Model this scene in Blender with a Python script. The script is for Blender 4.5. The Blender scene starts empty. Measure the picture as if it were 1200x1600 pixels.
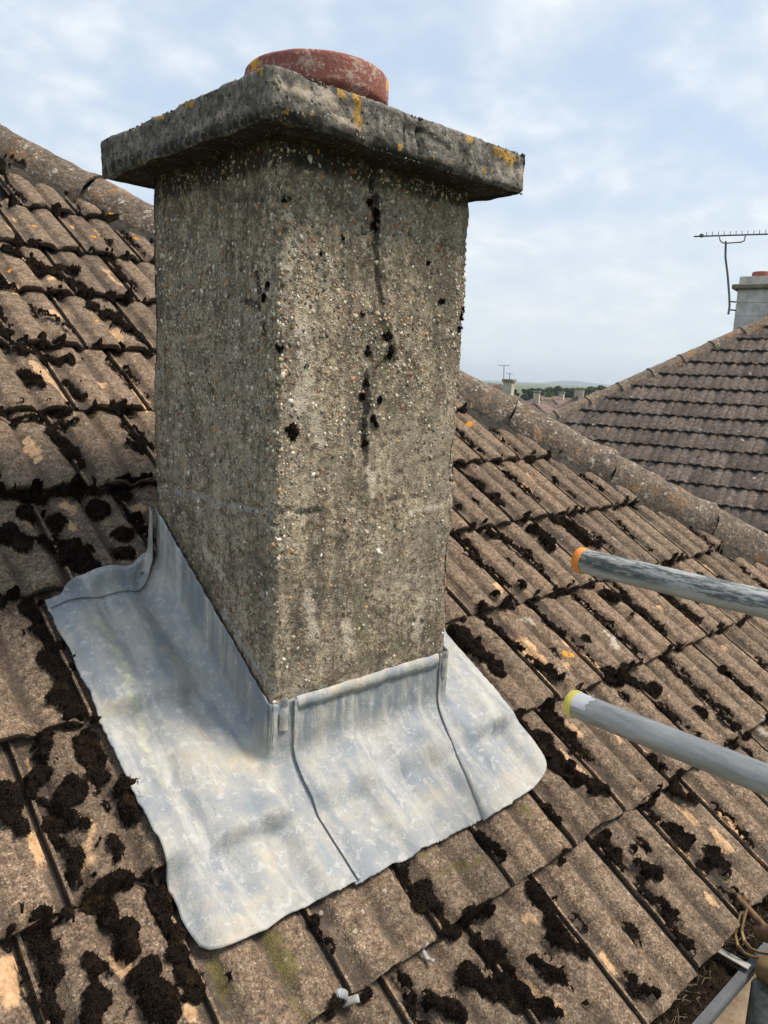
import bpy, math, random
import numpy as np
from mathutils import Matrix, Vector

# ------------------------------------------------------------------ camera, world, sun
sc = bpy.context.scene
COL = sc.collection
F_PX = 1200.4
YAW, PITCH, ROLL = 0.7486, 0.17639, 0.04308
CAM = np.array([-0.74022, -1.07012, 0.60546])


def cam_axes():
    f = np.array([math.sin(YAW) * math.cos(PITCH), math.cos(YAW) * math.cos(PITCH), -math.sin(PITCH)])
    r = np.array([math.cos(YAW), -math.sin(YAW), 0.0])
    u = np.cross(r, f)
    c, s = math.cos(ROLL), math.sin(ROLL)
    return c * r + s * u, -s * r + c * u, f


AR, AU, AF = cam_axes()
cd = bpy.data.cameras.new('camera')
cam = bpy.data.objects.new('camera', cd)
COL.objects.link(cam)
M = Matrix.Identity(4)
for i in range(3):
    M[i][0], M[i][1], M[i][2], M[i][3] = AR[i], AU[i], -AF[i], CAM[i]
cam.matrix_world = M
cd.sensor_fit = 'VERTICAL'
cd.sensor_height = 24.0
cd.lens = F_PX / 1600 * 24
cd.clip_start = 0.05
cd.clip_end = 20000
sc.camera = cam

SUN_EL, SUN_AZ = math.radians(57), math.radians(134)      # azimuth from +Y towards +X
sun_dir = Vector((math.sin(SUN_AZ) * math.cos(SUN_EL), math.cos(SUN_AZ) * math.cos(SUN_EL), math.sin(SUN_EL)))
sd = bpy.data.lights.new('sun', 'SUN')
sd.energy = 3.6
sd.angle = math.radians(19)
sd.color = (1.0, 0.89, 0.76)
sun = bpy.data.objects.new('sun', sd)
COL.objects.link(sun)
sun.rotation_euler = sun_dir.to_track_quat('Z', 'Y').to_euler()
sun.location = (0, 0, 8)

world = bpy.data.worlds.new('World')
sc.world = world
world.use_nodes = True


def N(nt, typ, props=None, **ins):
    n = nt.nodes.new(typ)
    for k, v in (props or {}).items():
        setattr(n, k, v)
    for k, v in ins.items():
        key = int(k[1:]) if k[0] == '_' and k[1:].isdigit() else k.replace('_', ' ')
        s = n.inputs[key]
        if isinstance(v, bpy.types.NodeSocket):
            nt.links.new(v, s)
        elif isinstance(v, bpy.types.Node):
            nt.links.new(v.outputs[0], s)
        else:
            s.default_value = v
    return n


def c4(c):
    return tuple(c) + (1.0,) if len(c) == 3 else tuple(c)


def mixc(nt, fac, a, b, mode='MIX'):
    n = nt.nodes.new('ShaderNodeMix')
    n.data_type = 'RGBA'
    n.blend_type = mode
    for idx, v in ((0, fac), (6, a), (7, b)):
        s = n.inputs[idx]
        if isinstance(v, bpy.types.NodeSocket):
            nt.links.new(v, s)
        elif isinstance(v, (int, float)):
            s.default_value = v if idx == 0 else (v, v, v, 1)
        else:
            s.default_value = c4(v)
    return n.outputs[2]


def math_(nt, op, a, b=0.0, c=0.0, clamp=False):
    n = nt.nodes.new('ShaderNodeMath')
    n.operation = op
    n.use_clamp = clamp
    for i, v in enumerate((a, b, c)):
        if isinstance(v, bpy.types.NodeSocket):
            nt.links.new(v, n.inputs[i])
        else:
            n.inputs[i].default_value = v
    return n.outputs[0]


def step(nt, v, lo, hi):
    n = nt.nodes.new('ShaderNodeMapRange')
    n.interpolation_type = 'SMOOTHSTEP'
    nt.links.new(v, n.inputs[0])
    n.inputs[1].default_value = lo
    n.inputs[2].default_value = hi
    return n.outputs[0]


def noise(nt, vec, scale, detail=4, rough=0.55, dist=0.0):
    n = N(nt, 'ShaderNodeTexNoise', None, Vector=vec, Scale=scale, Detail=detail, Roughness=rough, Distortion=dist)
    return n.outputs[0]


def voro(nt, vec, scale, feature='F1', out='Distance', rnd=1.0):
    n = N(nt, 'ShaderNodeTexVoronoi', {'feature': feature}, Vector=vec, Scale=scale, Randomness=rnd)
    return n.outputs[out]


def ramp(nt, fac, stops, interp='LINEAR'):
    n = nt.nodes.new('ShaderNodeValToRGB')
    n.color_ramp.interpolation = interp
    els = n.color_ramp.elements
    els[0].position, els[0].color = stops[0][0], c4(stops[0][1])
    els[1].position, els[1].color = stops[-1][0], c4(stops[-1][1])
    for p, c in stops[1:-1]:
        e = els.new(p)
        e.color = c4(c)
    nt.links.new(fac, n.inputs[0])
    return n.outputs[0]


# sky: clear-sky model with a layer of broken, soft cloud over all of it
wn = world.node_tree
wn.nodes.clear()
sky = N(wn, 'ShaderNodeTexSky', {'sky_type': 'NISHITA', 'sun_disc': False, 'sun_elevation': SUN_EL,
                                 'sun_rotation': SUN_AZ, 'air_density': 1.0, 'dust_density': 1.2})
tc = wn.nodes.new('ShaderNodeTexCoord')
sep = N(wn, 'ShaderNodeSeparateXYZ', None, Vector=tc.outputs['Generated'])
den = math_(wn, 'ADD', math_(wn, 'MAXIMUM', sep.outputs[2], 0.0), 0.30)
cx = math_(wn, 'DIVIDE', sep.outputs[0], den)
cy = math_(wn, 'DIVIDE', sep.outputs[1], den)
cv = N(wn, 'ShaderNodeCombineXYZ', None, X=cx, Y=cy, Z=0.0).outputs[0]
big = noise(wn, cv, 1.1, 3, 0.5, 0.4)
mid = noise(wn, cv, 4.6, 5, 0.5, 0.2)
fine = noise(wn, cv, 10.5, 4, 0.5, 0.1)
dens = math_(wn, 'ADD', math_(wn, 'MULTIPLY', big, 0.55), math_(wn, 'MULTIPLY', mid, 0.45))
cover = step(wn, dens, 0.35, 0.60)
cover = math_(wn, 'ADD', math_(wn, 'MULTIPLY', cover, 0.50), 0.47)
shade = math_(wn, 'ADD', math_(wn, 'MULTIPLY', mid, 0.5), math_(wn, 'MULTIPLY', fine, 0.5))
cloudc = ramp(wn, shade, [(0.38, (4.3, 4.9, 5.7)), (0.50, (4.8, 5.3, 5.8)), (0.64, (5.9, 6.2, 6.4))])
hazeb = step(wn, sep.outputs[2], 0.30, -0.02)
skyc = mixc(wn, 0.55, sky.outputs[0], (3.1, 4.2, 5.7))
skyc = mixc(wn, cover, skyc, cloudc)
skyc = mixc(wn, math_(wn, 'MULTIPLY', hazeb, 0.75), skyc, (5.0, 5.4, 5.6))
bg = N(wn, 'ShaderNodeBackground', None, Color=skyc, Strength=0.1)
wo = wn.nodes.new('ShaderNodeOutputWorld')
wn.links.new(bg.outputs[0], wo.inputs[0])

sc.view_settings.view_transform = 'Standard'
sc.view_settings.look = 'None'
sc.view_settings.exposure = 0.72
sc.view_settings.gamma = 1.0

GZ = -5.0                                      # street level
# ------------------------------------------------------------------ helpers
random.seed(7)
RNG = np.random.default_rng(11)
_perm = np.random.default_rng(5).permutation(4096)
_val = np.random.default_rng(6).random(4096)


def vn(x, y, z=0.0, seed=0):
    x, y, z = np.broadcast_arrays(np.asarray(x, float), np.asarray(y, float), np.asarray(z, float))
    xi, yi, zi = np.floor(x).astype(int), np.floor(y).astype(int), np.floor(z).astype(int)
    fx, fy, fz = x - xi, y - yi, z - zi
    fx, fy, fz = [t * t * (3 - 2 * t) for t in (fx, fy, fz)]

    def h(a, b, c):
        return _val[_perm[(_perm[(_perm[(a + seed * 131) % 4096] + b) % 4096] + c) % 4096]]
    out = 0
    for dx in (0, 1):
        for dy in (0, 1):
            for dz in (0, 1):
                w = (fx if dx else 1 - fx) * (fy if dy else 1 - fy) * (fz if dz else 1 - fz)
                out = out + w * h(xi + dx, yi + dy, zi + dz)
    return out * 2 - 1


def fbm(x, y, z=0.0, o=4, seed=0):
    a, t, f = 1.0, 0.0, 1.0
    for k in range(o):
        t = t + a * vn(np.asarray(x) * f, np.asarray(y) * f, np.asarray(z) * f, seed + k)
        a *= 0.5
        f *= 2.03
    return t


def mk(name, V, Fc, mat=None, parent=None, smooth=False, attrs=None):
    me = bpy.data.meshes.new(name)
    V = np.asarray(V, float)
    if isinstance(Fc, np.ndarray):
        k = Fc.shape[1]
        me.vertices.add(len(V))
        me.vertices.foreach_set('co', V.astype(np.float32).ravel())
        me.loops.add(Fc.size)
        me.loops.foreach_set('vertex_index', Fc.astype(np.int32).ravel())
        me.polygons.add(len(Fc))
        me.polygons.foreach_set('loop_start', np.arange(0, Fc.size, k, dtype=np.int32))
        me.update(calc_edges=True)
        me.validate()
    else:
        me.from_pydata([tuple(v) for v in V], [], Fc)
    if smooth:
        me.polygons.foreach_set('use_smooth', np.ones(len(me.polygons), bool))
    for an, av in (attrs or {}).items():
        at_ = me.attributes.new(an, 'FLOAT', 'POINT')
        at_.data.foreach_set('value', np.asarray(av, np.float32))
    if mat:
        me.materials.append(mat)
    o = bpy.data.objects.new(name, me)
    COL.objects.link(o)
    if parent:
        o.parent = parent
    return o


def tag(o, label=None, cat=None, group=None, kind=None):
    if label:
        o['label'] = label
    if cat:
        o['category'] = cat
    if group:
        o['group'] = group
    if kind:
        o['kind'] = kind
    return o


def empty(name, loc=(0, 0, 0), label=None, cat=None, group=None):
    o = bpy.data.objects.new(name, None)
    COL.objects.link(o)
    o.location = loc
    o.empty_display_size = 0.1
    return tag(o, label, cat, group)


def settle(root):
    """children were built in world coordinates: keep them there although their root stands at the thing's base"""
    mw = Matrix.Translation(root.location)
    for c in root.children:
        c.matrix_parent_inverse = mw.inverted()


class MB:
    """collects simple shapes into one mesh"""
    def __init__(s):
        s.V, s.F = [], []

    def add(s, V, Fc):
        b = len(s.V)
        s.V += [tuple(v) for v in V]
        s.F += [tuple(i + b for i in f) for f in Fc]

    def box(s, c, size, ax=None, bev=0.0):
        c = np.array(c, float)
        A = np.eye(3) if ax is None else np.array(ax, float)
        hx, hy, hz = [k / 2 for k in size]
        b = min(bev, hx * .9, hy * .9, hz * .9)
        if b <= 0:
            P = [(x, y, z) for z in (-hz, hz) for x, y in ((-hx, -hy), (hx, -hy), (hx, hy), (-hx, hy))]
            Fc = [(0, 3, 2, 1), (4, 5, 6, 7), (0, 1, 5, 4), (1, 2, 6, 5), (2, 3, 7, 6), (3, 0, 4, 7)]
        else:
            P, rings = [], []
            for z, k in ((-hz, b), (-hz + b, 0), (hz - b, 0), (hz, b)):
                x, y = hx - k, hy - k
                e = b if k == 0 else b * .6
                P += [(-x + e, -y, z), (x - e, -y, z), (x, -y + e, z), (x, y - e, z), (x - e, y, z), (-x + e, y, z), (-x, y - e, z), (-x, -y + e, z)]
            Fc = [tuple(range(7, -1, -1)), tuple(range(24, 32))]
            for r in range(3):
                for i in range(8):
                    j = (i + 1) % 8
                    Fc.append((r * 8 + i, r * 8 + j, r * 8 + 8 + j, r * 8 + 8 + i))
        s.add([c + p[0] * A[0] + p[1] * A[1] + p[2] * A[2] for p in P], Fc)
        return s

    def tube(s, pts, r, n=12, cap=True):
        pts = [np.array(p, float) for p in pts]
        rs = r if isinstance(r, (list, tuple)) else [r] * len(pts)
        b = len(s.V)
        prev = None
        for i, p in enumerate(pts):
            d = pts[min(i + 1, len(pts) - 1)] - pts[max(i - 1, 0)]
            d = d / (np.linalg.norm(d) + 1e-12)
            if prev is None:
                a = np.cross(d, (0, 0, 1) if abs(d[2]) < .9 else (1, 0, 0))
            else:
                a = prev - d * (prev @ d)
            a = a / np.linalg.norm(a)
            prev = a
            e = np.cross(d, a)
            for k in range(n):
                t = 2 * math.pi * k / n
                s.V.append(tuple(p + rs[i] * (math.cos(t) * a + math.sin(t) * e)))
        for i in range(len(pts) - 1):
            for k in range(n):
                j = (k + 1) % n
                s.F.append((b + i * n + k, b + i * n + j, b + (i + 1) * n + j, b + (i + 1) * n + k))
        if cap:
            s.F.append(tuple(b + k for k in range(n - 1, -1, -1)))
            s.F.append(tuple(b + (len(pts) - 1) * n + k for k in range(n)))
        return s

    def build(s, name, mat, parent=None, smooth=False):
        o = mk(name, s.V, s.F, mat, parent, smooth)
        if smooth:
            try:
                o.data.set_sharp_from_angle(angle=math.radians(40))
            except Exception:
                pass
        return o


def ray(px, py):
    return AF + AR * (px - 600) / F_PX + AU * (800 - py) / F_PX


def at(px, py, depth):
    return CAM + ray(px, py) * depth


def grid_faces(nu, nv):
    i, j = np.meshgrid(np.arange(nu - 1), np.arange(nv - 1), indexing='ij')
    a = (i * nv + j).ravel()
    return np.stack([a, a + nv, a + nv + 1, a + 1], 1)


# ------------------------------------------------------------------ materials
def newmat(name):
    m = bpy.data.materials.new(name)
    m.use_nodes = True
    nt = m.node_tree
    nt.nodes.clear()
    out = nt.nodes.new('ShaderNodeOutputMaterial')
    b = nt.nodes.new('ShaderNodeBsdfPrincipled')
    nt.links.new(b.outputs[0], out.inputs[0])
    b.inputs['Specular IOR Level'].default_value = 0.25
    return m, nt, b


def setb(nt, b, col, rough=0.9, metal=0.0, hgt=None, dist=0.002, strength=1.0):
    for key, v in (('Base Color', col), ('Roughness', rough), ('Metallic', metal)):
        s = b.inputs[key]
        if isinstance(v, bpy.types.NodeSocket):
            nt.links.new(v, s)
        else:
            s.default_value = c4(v) if key == 'Base Color' else v
    if hgt is not None:
        bp = N(nt, 'ShaderNodeBump', None, Height=hgt, Distance=dist, Strength=strength)
        nt.links.new(bp.outputs[0], b.inputs['Normal'])


def pos(nt):
    return nt.nodes.new('ShaderNodeNewGeometry').outputs['Position']


def attr(nt, name):
    return N(nt, 'ShaderNodeAttribute', {'attribute_name': name}).outputs['Fac']


def objrand(nt):
    return nt.nodes.new('ShaderNodeObjectInfo').outputs['Random']


def scaled(nt, vec, sx, sy, sz, rot=(0, 0, 0)):
    return N(nt, 'ShaderNodeMapping', None, Vector=vec, Scale=(sx, sy, sz), Rotation=rot).outputs[0]


def m_tile():
    m, nt, b = newmat('weathered_concrete_tile')
    p = pos(nt)
    n1, n2, n3 = noise(nt, p, 14, 5, .6), noise(nt, p, 60, 5, .65), noise(nt, p, 330, 3, .7)
    n4 = noise(nt, p, 170, 4, .75)
    col = ramp(nt, math_(nt, 'ADD', math_(nt, 'MULTIPLY', n2, .5), math_(nt, 'MULTIPLY', n4, .5)), [(.35, (.062, .047, .036)), (.48, (.190, .149, .113)), (.61, (.380, .308, .240))])
    col = mixc(nt, math_(nt, 'MULTIPLY', step(nt, n1, .50, .72), .55), col, (.125, .108, .092))
    col = mixc(nt, math_(nt, 'MULTIPLY', step(nt, n1, .47, .30), .45), col, (.33, .27, .21))
    # sand grains
    g = voro(nt, p, 420, out='Color')
    gs = N(nt, 'ShaderNodeSeparateColor', None, Color=g).outputs[0]
    col = mixc(nt, .75, col, ramp(nt, gs, [(0, (.10, .085, .075)), (.5, (.36, .33, .30)), (.93, (.50, .44, .38)), (1, (.9, .85, .78))]), 'OVERLAY')
    # dirt lying in the pans
    hg = attr(nt, 'hgt')
    dirt = math_(nt, 'MULTIPLY', step(nt, hg, .75, .05), step(nt, math_(nt, 'ADD', n1, math_(nt, 'MULTIPLY', n2, .5)), .60, .85))
    col = mixc(nt, math_(nt, 'MULTIPLY', dirt, .8), col, (.060, .050, .042))
    col = mixc(nt, math_(nt, 'MULTIPLY', step(nt, hg, -.02, -.35), .85), col, (.045, .037, .030))  # tails and laps darkened: grime plus overhang shade painted in
    # bare, unweathered concrete where moss has been scraped away
    bare = math_(nt, 'ADD', attr(nt, 'bare'), math_(nt, 'ADD', math_(nt, 'MULTIPLY', math_(nt, 'SUBTRACT', noise(nt, p, 38, 5, .6), .5), 1.3), math_(nt, 'MULTIPLY', math_(nt, 'SUBTRACT', n4, .5), .9)))
    bm = step(nt, bare, .36, .80)
    peach = ramp(nt, math_(nt, 'ADD', math_(nt, 'MULTIPLY', n2, .5), math_(nt, 'MULTIPLY', n4, .5)), [(.36, (.36, .225, .125)), (.64, (.76, .51, .30))])
    col = mixc(nt, math_(nt, 'MULTIPLY', bm, .92), col, peach)
    # lichens
    al = math_(nt, 'ADD', attr(nt, 'algae'), math_(nt, 'MULTIPLY', math_(nt, 'SUBTRACT', n2, .5), 1.2))
    col = mixc(nt, math_(nt, 'MULTIPLY', step(nt, math_(nt, 'ADD', al, math_(nt, 'MULTIPLY', math_(nt, 'SUBTRACT', n4, .5), 1.2)), .35, 1.1), .75), col, (.125, .112, .030))
    wl = math_(nt, 'ADD', attr(nt, 'pale'), math_(nt, 'MULTIPLY', math_(nt, 'SUBTRACT', noise(nt, p, 120, 4, .75), .5), 3.0))
    col = mixc(nt, math_(nt, 'MULTIPLY', step(nt, wl, .3, .9), .75), col, (.46, .44, .39))
    vd = N(nt, 'ShaderNodeTexVoronoi', None, Vector=p, Scale=34.0)
    pick = N(nt, 'ShaderNodeSeparateColor', None, Color=vd.outputs['Color'])
    dots = math_(nt, 'MULTIPLY', step(nt, math_(nt, 'ADD', vd.outputs['Distance'], math_(nt, 'MULTIPLY', n3, .12)), .22, .15), step(nt, pick.outputs[0], .80, .83))
    col = mixc(nt, math_(nt, 'MULTIPLY', dots, .6), col, (.46, .44, .40))
    ol = math_(nt, 'ADD', attr(nt, 'orange'), math_(nt, 'MULTIPLY', math_(nt, 'SUBTRACT', noise(nt, p, 170, 3, .7), .5), 1.6))
    col = mixc(nt, step(nt, ol, .42, .6), col, (.62, .27, .035))
    orn = objrand(nt)
    col = mixc(nt, .8, col, ramp(nt, orn, [(0, (.70, .68, .67)), (.5, (.95, .93, .90)), (1, (1.12, 1.06, 1.0))]), 'MULTIPLY')
    h = math_(nt, 'ADD', math_(nt, 'MULTIPLY', n2, .55), math_(nt, 'MULTIPLY', n3, .55))
    h = math_(nt, 'ADD', h, math_(nt, 'MULTIPLY', bm, -.12))
    setb(nt, b, col, .95, hgt=h, dist=.006)
    return m


def m_moss():
    m, nt, b = newmat('dark_dried_moss')
    p = pos(nt)
    col = ramp(nt, noise(nt, p, 420, 3, .7), [(.35, (.004, .003, .0025)), (.58, (.010, .0065, .005)), (.76, (.034, .023, .016))])
    col = mixc(nt, math_(nt, 'MULTIPLY', step(nt, noise(nt, p, 22, 3), .58, .74), .6), col, (.040, .028, .010))
    col = mixc(nt, math_(nt, 'MULTIPLY', step(nt, noise(nt, p, 70, 3), .52, .72), .45), col, (.034, .020, .013))
    col = mixc(nt, step(nt, noise(nt, p, 600, 1), .70, .78), col, (.16, .125, .09))
    col = mixc(nt, attr(nt, 'tip'), col, (.045, .030, .021))
    setb(nt, b, col, 1.0, hgt=noise(nt, p, 300, 3, .7), dist=.004)
    b.inputs['Specular IOR Level'].default_value = .08
    return m


def m_shaft():
    m, nt, b = newmat('worn_pebbledash_render')
    p = pos(nt)
    n0, n1, n2, n3 = noise(nt, p, 3.6, 4), noise(nt, p, 13, 5, .62), noise(nt, p, 75, 4, .65), noise(nt, p, 380, 2)
    pst = scaled(nt, p, 22, 22, 2.2)
    streak = noise(nt, pst, 1.0, 4, .6)
    n4 = noise(nt, p, 170, 4, .75)
    col = ramp(nt, math_(nt, 'ADD', math_(nt, 'MULTIPLY', n2, .5), math_(nt, 'MULTIPLY', n4, .5)), [(.36, (.076, .060, .042)), (.5, (.272, .222, .158)), (.63, (.55, .465, .345))])
    col = mixc(nt, math_(nt, 'MULTIPLY', step(nt, n1, .48, .62), .62), col, (.062, .055, .046))
    col = mixc(nt, math_(nt, 'MULTIPLY', step(nt, streak, .46, .62), .6), col, (.070, .062, .050))
    col = mixc(nt, math_(nt, 'MULTIPLY', step(nt, n0, .56, .70), .25), col, (.12, .105, .066))
    col = mixc(nt, math_(nt, 'MULTIPLY', step(nt, n0, .56, .36), .45), col, (.40, .345, .265))
    mot = math_(nt, 'ADD', math_(nt, 'MULTIPLY', noise(nt, p, 24, 5, .7), .55), math_(nt, 'MULTIPLY', noise(nt, p, 95, 4, .7), .45))
    col = mixc(nt, math_(nt, 'MULTIPLY', step(nt, mot, .50, .59), .70), col, (.058, .047, .035))
    col = mixc(nt, math_(nt, 'MULTIPLY', step(nt, mot, .45, .38), .45), col, (.52, .46, .37))
    # aggregate too fine to stand proud
    v = N(nt, 'ShaderNodeTexVoronoi', None, Vector=p, Scale=210.0)
    cs = N(nt, 'ShaderNodeSeparateColor', None, Color=v.outputs['Color'])
    stone = ramp(nt, cs.outputs[0], [(0, (.05, .046, .04)), (.30, (.13, .115, .09)), (.6, (.25, .225, .18)), (.82, (.40, .33, .23)), (.93, (.40, .22, .12)), (1, (.66, .62, .54))])
    sm = math_(nt, 'MULTIPLY', step(nt, v.outputs['Distance'], .40, .28), step(nt, cs.outputs[1], .40, .5))
    col = mixc(nt, math_(nt, 'MULTIPLY', sm, .75), col, stone)
    # stains, lime patches, and the cap's shadow painted in with soot
    wob = math_(nt, 'ADD', math_(nt, 'MULTIPLY', math_(nt, 'SUBTRACT', n2, .5), 1.7), math_(nt, 'MULTIPLY', math_(nt, 'SUBTRACT', noise(nt, p, 28, 4), .5), 2.0))
    col = mixc(nt, math_(nt, 'MULTIPLY', step(nt, math_(nt, 'ADD', math_(nt, 'MULTIPLY', attr(nt, 'pale'), 1.1), math_(nt, 'MULTIPLY', wob, 1.5)), .2, 1.2), .75), col, (.52, .46, .37))
    col = mixc(nt, math_(nt, 'MULTIPLY', step(nt, math_(nt, 'ADD', math_(nt, 'MULTIPLY', attr(nt, 'stain_shade'), 2.0), math_(nt, 'MULTIPLY', wob, 1.9)), .5, 1.5), .88), col, (.024, .020, .016))
    col = mixc(nt, math_(nt, 'MULTIPLY', step(nt, math_(nt, 'ADD', attr(nt, 'algae'), wob), .25, 1.1), .6), col, (.085, .085, .045))
    col = mixc(nt, math_(nt, 'MULTIPLY', step(nt, math_(nt, 'ADD', attr(nt, 'mortar'), wob), .25, .8), .75), col, (.28, .30, .29))
    h = math_(nt, 'ADD', math_(nt, 'MULTIPLY', n2, .7), math_(nt, 'MULTIPLY', n3, .35))
    h = math_(nt, 'ADD', h, math_(nt, 'MULTIPLY', sm, .5))
    setb(nt, b, col, .95, hgt=h, dist=.0055)
    return m


def m_pebble():
    m, nt, b = newmat('pebbles')
    a = attr(nt, 'tone')
    col = ramp(nt, a, [(0, (.10, .092, .08)), (.14, (.15, .135, .11)), (.38, (.30, .265, .205)), (.54, (.46, .38, .26)), (.66, (.44, .25, .12)),
                       (.72, (.32, .15, .09)), (.77, (.50, .44, .36)), (.93, (.72, .67, .59)), (1, (.82, .78, .70))], 'CONSTANT')
    col = mixc(nt, .5, col, ramp(nt, noise(nt, pos(nt), 180, 3), [(.3, (.5, .5, .48)), (.7, (1.1, 1.1, 1.1))]), 'MULTIPLY')
    setb(nt, b, col, .7)
    return m


def m_cap():
    m, nt, b = newmat('lichened_cast_concrete')
    p = pos(nt)
    n1, n2, n3 = noise(nt, p, 16, 5, .65), noise(nt, p, 90, 5, .7), noise(nt, p, 300, 2)
    col = ramp(nt, n2, [(.28, (.048, .043, .038)), (.5, (.155, .143, .124)), (.72, (.33, .305, .265))])
    col = mixc(nt, math_(nt, 'MULTIPLY', step(nt, n1, .46, .62), .65), col, (.040, .039, .038))
    wob = math_(nt, 'ADD', math_(nt, 'MULTIPLY', math_(nt, 'SUBTRACT', n2, .5), 1.8), math_(nt, 'MULTIPLY', math_(nt, 'SUBTRACT', noise(nt, p, 36, 4), .5), 1.8))
    col = mixc(nt, math_(nt, 'MULTIPLY', step(nt, math_(nt, 'ADD', attr(nt, 'pale'), wob), .3, 1.1), .75), col, (.40, .34, .27))
    col = mixc(nt, math_(nt, 'MULTIPLY', step(nt, math_(nt, 'ADD', attr(nt, 'stain_shade'), wob), .3, 1.0), .9), col, (.018, .016, .014))
    col = mixc(nt, step(nt, math_(nt, 'ADD', attr(nt, 'orange'), wob), .36, .56), col, ramp(nt, n3, [(.3, (.24, .13, .03)), (.7, (.48, .29, .07))]))
    v = N(nt, 'ShaderNodeTexVoronoi', None, Vector=p, Scale=150.0)
    cs = N(nt, 'ShaderNodeSeparateColor', None, Color=v.outputs['Color'])
    sm = math_(nt, 'MULTIPLY', step(nt, v.outputs['Distance'], .34, .22), step(nt, cs.outputs[1], .72, .78))
    col = mixc(nt, math_(nt, 'MULTIPLY', sm, .6), col, (.40, .385, .35))
    pits = math_(nt, 'MULTIPLY', step(nt, voro(nt, p, 70), .22, .12), 1.0)
    col = mixc(nt, math_(nt, 'MULTIPLY', pits, .6), col, (.02, .02, .02))
    h = math_(nt, 'ADD', math_(nt, 'MULTIPLY', n2, .9), math_(nt, 'MULTIPLY', pits, -.5))
    setb(nt, b, col, .95, hgt=h, dist=.006)
    return m


def m_terracotta():
    m, nt, b = newmat('weathered_terracotta')
    p = pos(nt)
    n1, n2 = noise(nt, p, 20, 4, .6), noise(nt, p, 140, 4, .7)
    col = ramp(nt, n1, [(.3, (.17, .058, .046)), (.7, (.30, .115, .090))])
    col = mixc(nt, math_(nt, 'MULTIPLY', step(nt, math_(nt, 'ADD', math_(nt, 'MULTIPLY', n2, .6), math_(nt, 'MULTIPLY', n1, .5)), .55, .66), .75), col, (.42, .36, .30))
    ol = math_(nt, 'ADD', attr(nt, 'orange'), math_(nt, 'MULTIPLY', math_(nt, 'SUBTRACT', n2, .5), 1.6))
    col = mixc(nt, step(nt, ol, .40, .6), col, (.58, .30, .05))
    setb(nt, b, col, .85, hgt=n2, dist=.003)
    return m


def m_lead():
    m, nt, b = newmat('patinated_lead')
    p = pos(nt)
    # streaks run down the slope (along Y and Z together)
    ps = scaled(nt, p, 26, 5, 5)
    n1, n2, n3 = noise(nt, p, 8, 6, .65, .3), noise(nt, p, 60, 7, .72, .2), noise(nt, p, 260, 3, .7)
    st = noise(nt, ps, 1.0, 5, .65, .4)
    col = ramp(nt, n1, [(.30, (.15, .18, .22)), (.46, (.245, .26, .27)), (.58, (.32, .315, .29)), (.72, (.30, .27, .225))])
    col = mixc(nt, math_(nt, 'MULTIPLY', step(nt, st, .50, .66), .5), col, (.43, .425, .40))
    col = mixc(nt, math_(nt, 'MULTIPLY', step(nt, st, .48, .32), .7), col, (.19, .23, .28))
    col = mixc(nt, math_(nt, 'MULTIPLY', step(nt, n2, .55, .60), .40), col, (.48, .49, .48))
    col = mixc(nt, math_(nt, 'MULTIPLY', step(nt, n2, .44, .36), .50), col, (.19, .21, .23))
    col = mixc(nt, math_(nt, 'MULTIPLY', step(nt, noise(nt, p, 11, 4, .6), .58, .72), .5), col, (.44, .38, .28))
    yl = math_(nt, 'ADD', attr(nt, 'yellow'), math_(nt, 'MULTIPLY', math_(nt, 'SUBTRACT', n2, .5), 2.6))
    col = mixc(nt, math_(nt, 'MULTIPLY', step(nt, yl, .4, 1.7), .6), col, (.50, .52, .32))
    dk = math_(nt, 'ADD', attr(nt, 'dark'), math_(nt, 'MULTIPLY', math_(nt, 'SUBTRACT', n2, .5), 1.2))
    col = mixc(nt, math_(nt, 'MULTIPLY', step(nt, dk, .3, .8), .75), col, (.10, .095, .10))
    s2 = noise(nt, scaled(nt, p, 30, 30, 3.2), 1.0, 5, .65, .3)
    wl = attr(nt, 'wall')
    col = mixc(nt, math_(nt, 'MULTIPLY', wl, math_(nt, 'MULTIPLY', step(nt, s2, .60, .40), .75)), col, (.155, .19, .235))  # bluish shade of the upstands painted in, broken into streaks
    col = mixc(nt, math_(nt, 'MULTIPLY', wl, math_(nt, 'MULTIPLY', step(nt, s2, .55, .70), .6)), col, (.52, .55, .58))
    rough = math_(nt, 'ADD', math_(nt, 'MULTIPLY', n2, .3), .50)
    h = math_(nt, 'ADD', math_(nt, 'MULTIPLY', n1, .9), math_(nt, 'MULTIPLY', n2, .35))
    h = math_(nt, 'ADD', h, math_(nt, 'MULTIPLY', n3, .18))
    setb(nt, b, col, rough, .10, hgt=h, dist=.0042)
    b.inputs['Specular IOR Level'].default_value = .30
    return m


def m_simple(name, c1, c2, sc_=30.0, rough=.85, metal=0.0, dist=.002, spec=.25):
    m, nt, b = newmat(name)
    p = pos(nt)
    n1, n2 = noise(nt, p, sc_, 5, .65), noise(nt, p, sc_ * 7, 3, .65)
    f = math_(nt, 'ADD', math_(nt, 'MULTIPLY', n1, .7), math_(nt, 'MULTIPLY', n2, .3))
    setb(nt, b, ramp(nt, f, [(.34, c1), (.66, c2)]), rough, metal, hgt=f, dist=dist)
    b.inputs['Specular IOR Level'].default_value = spec
    return m


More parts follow.
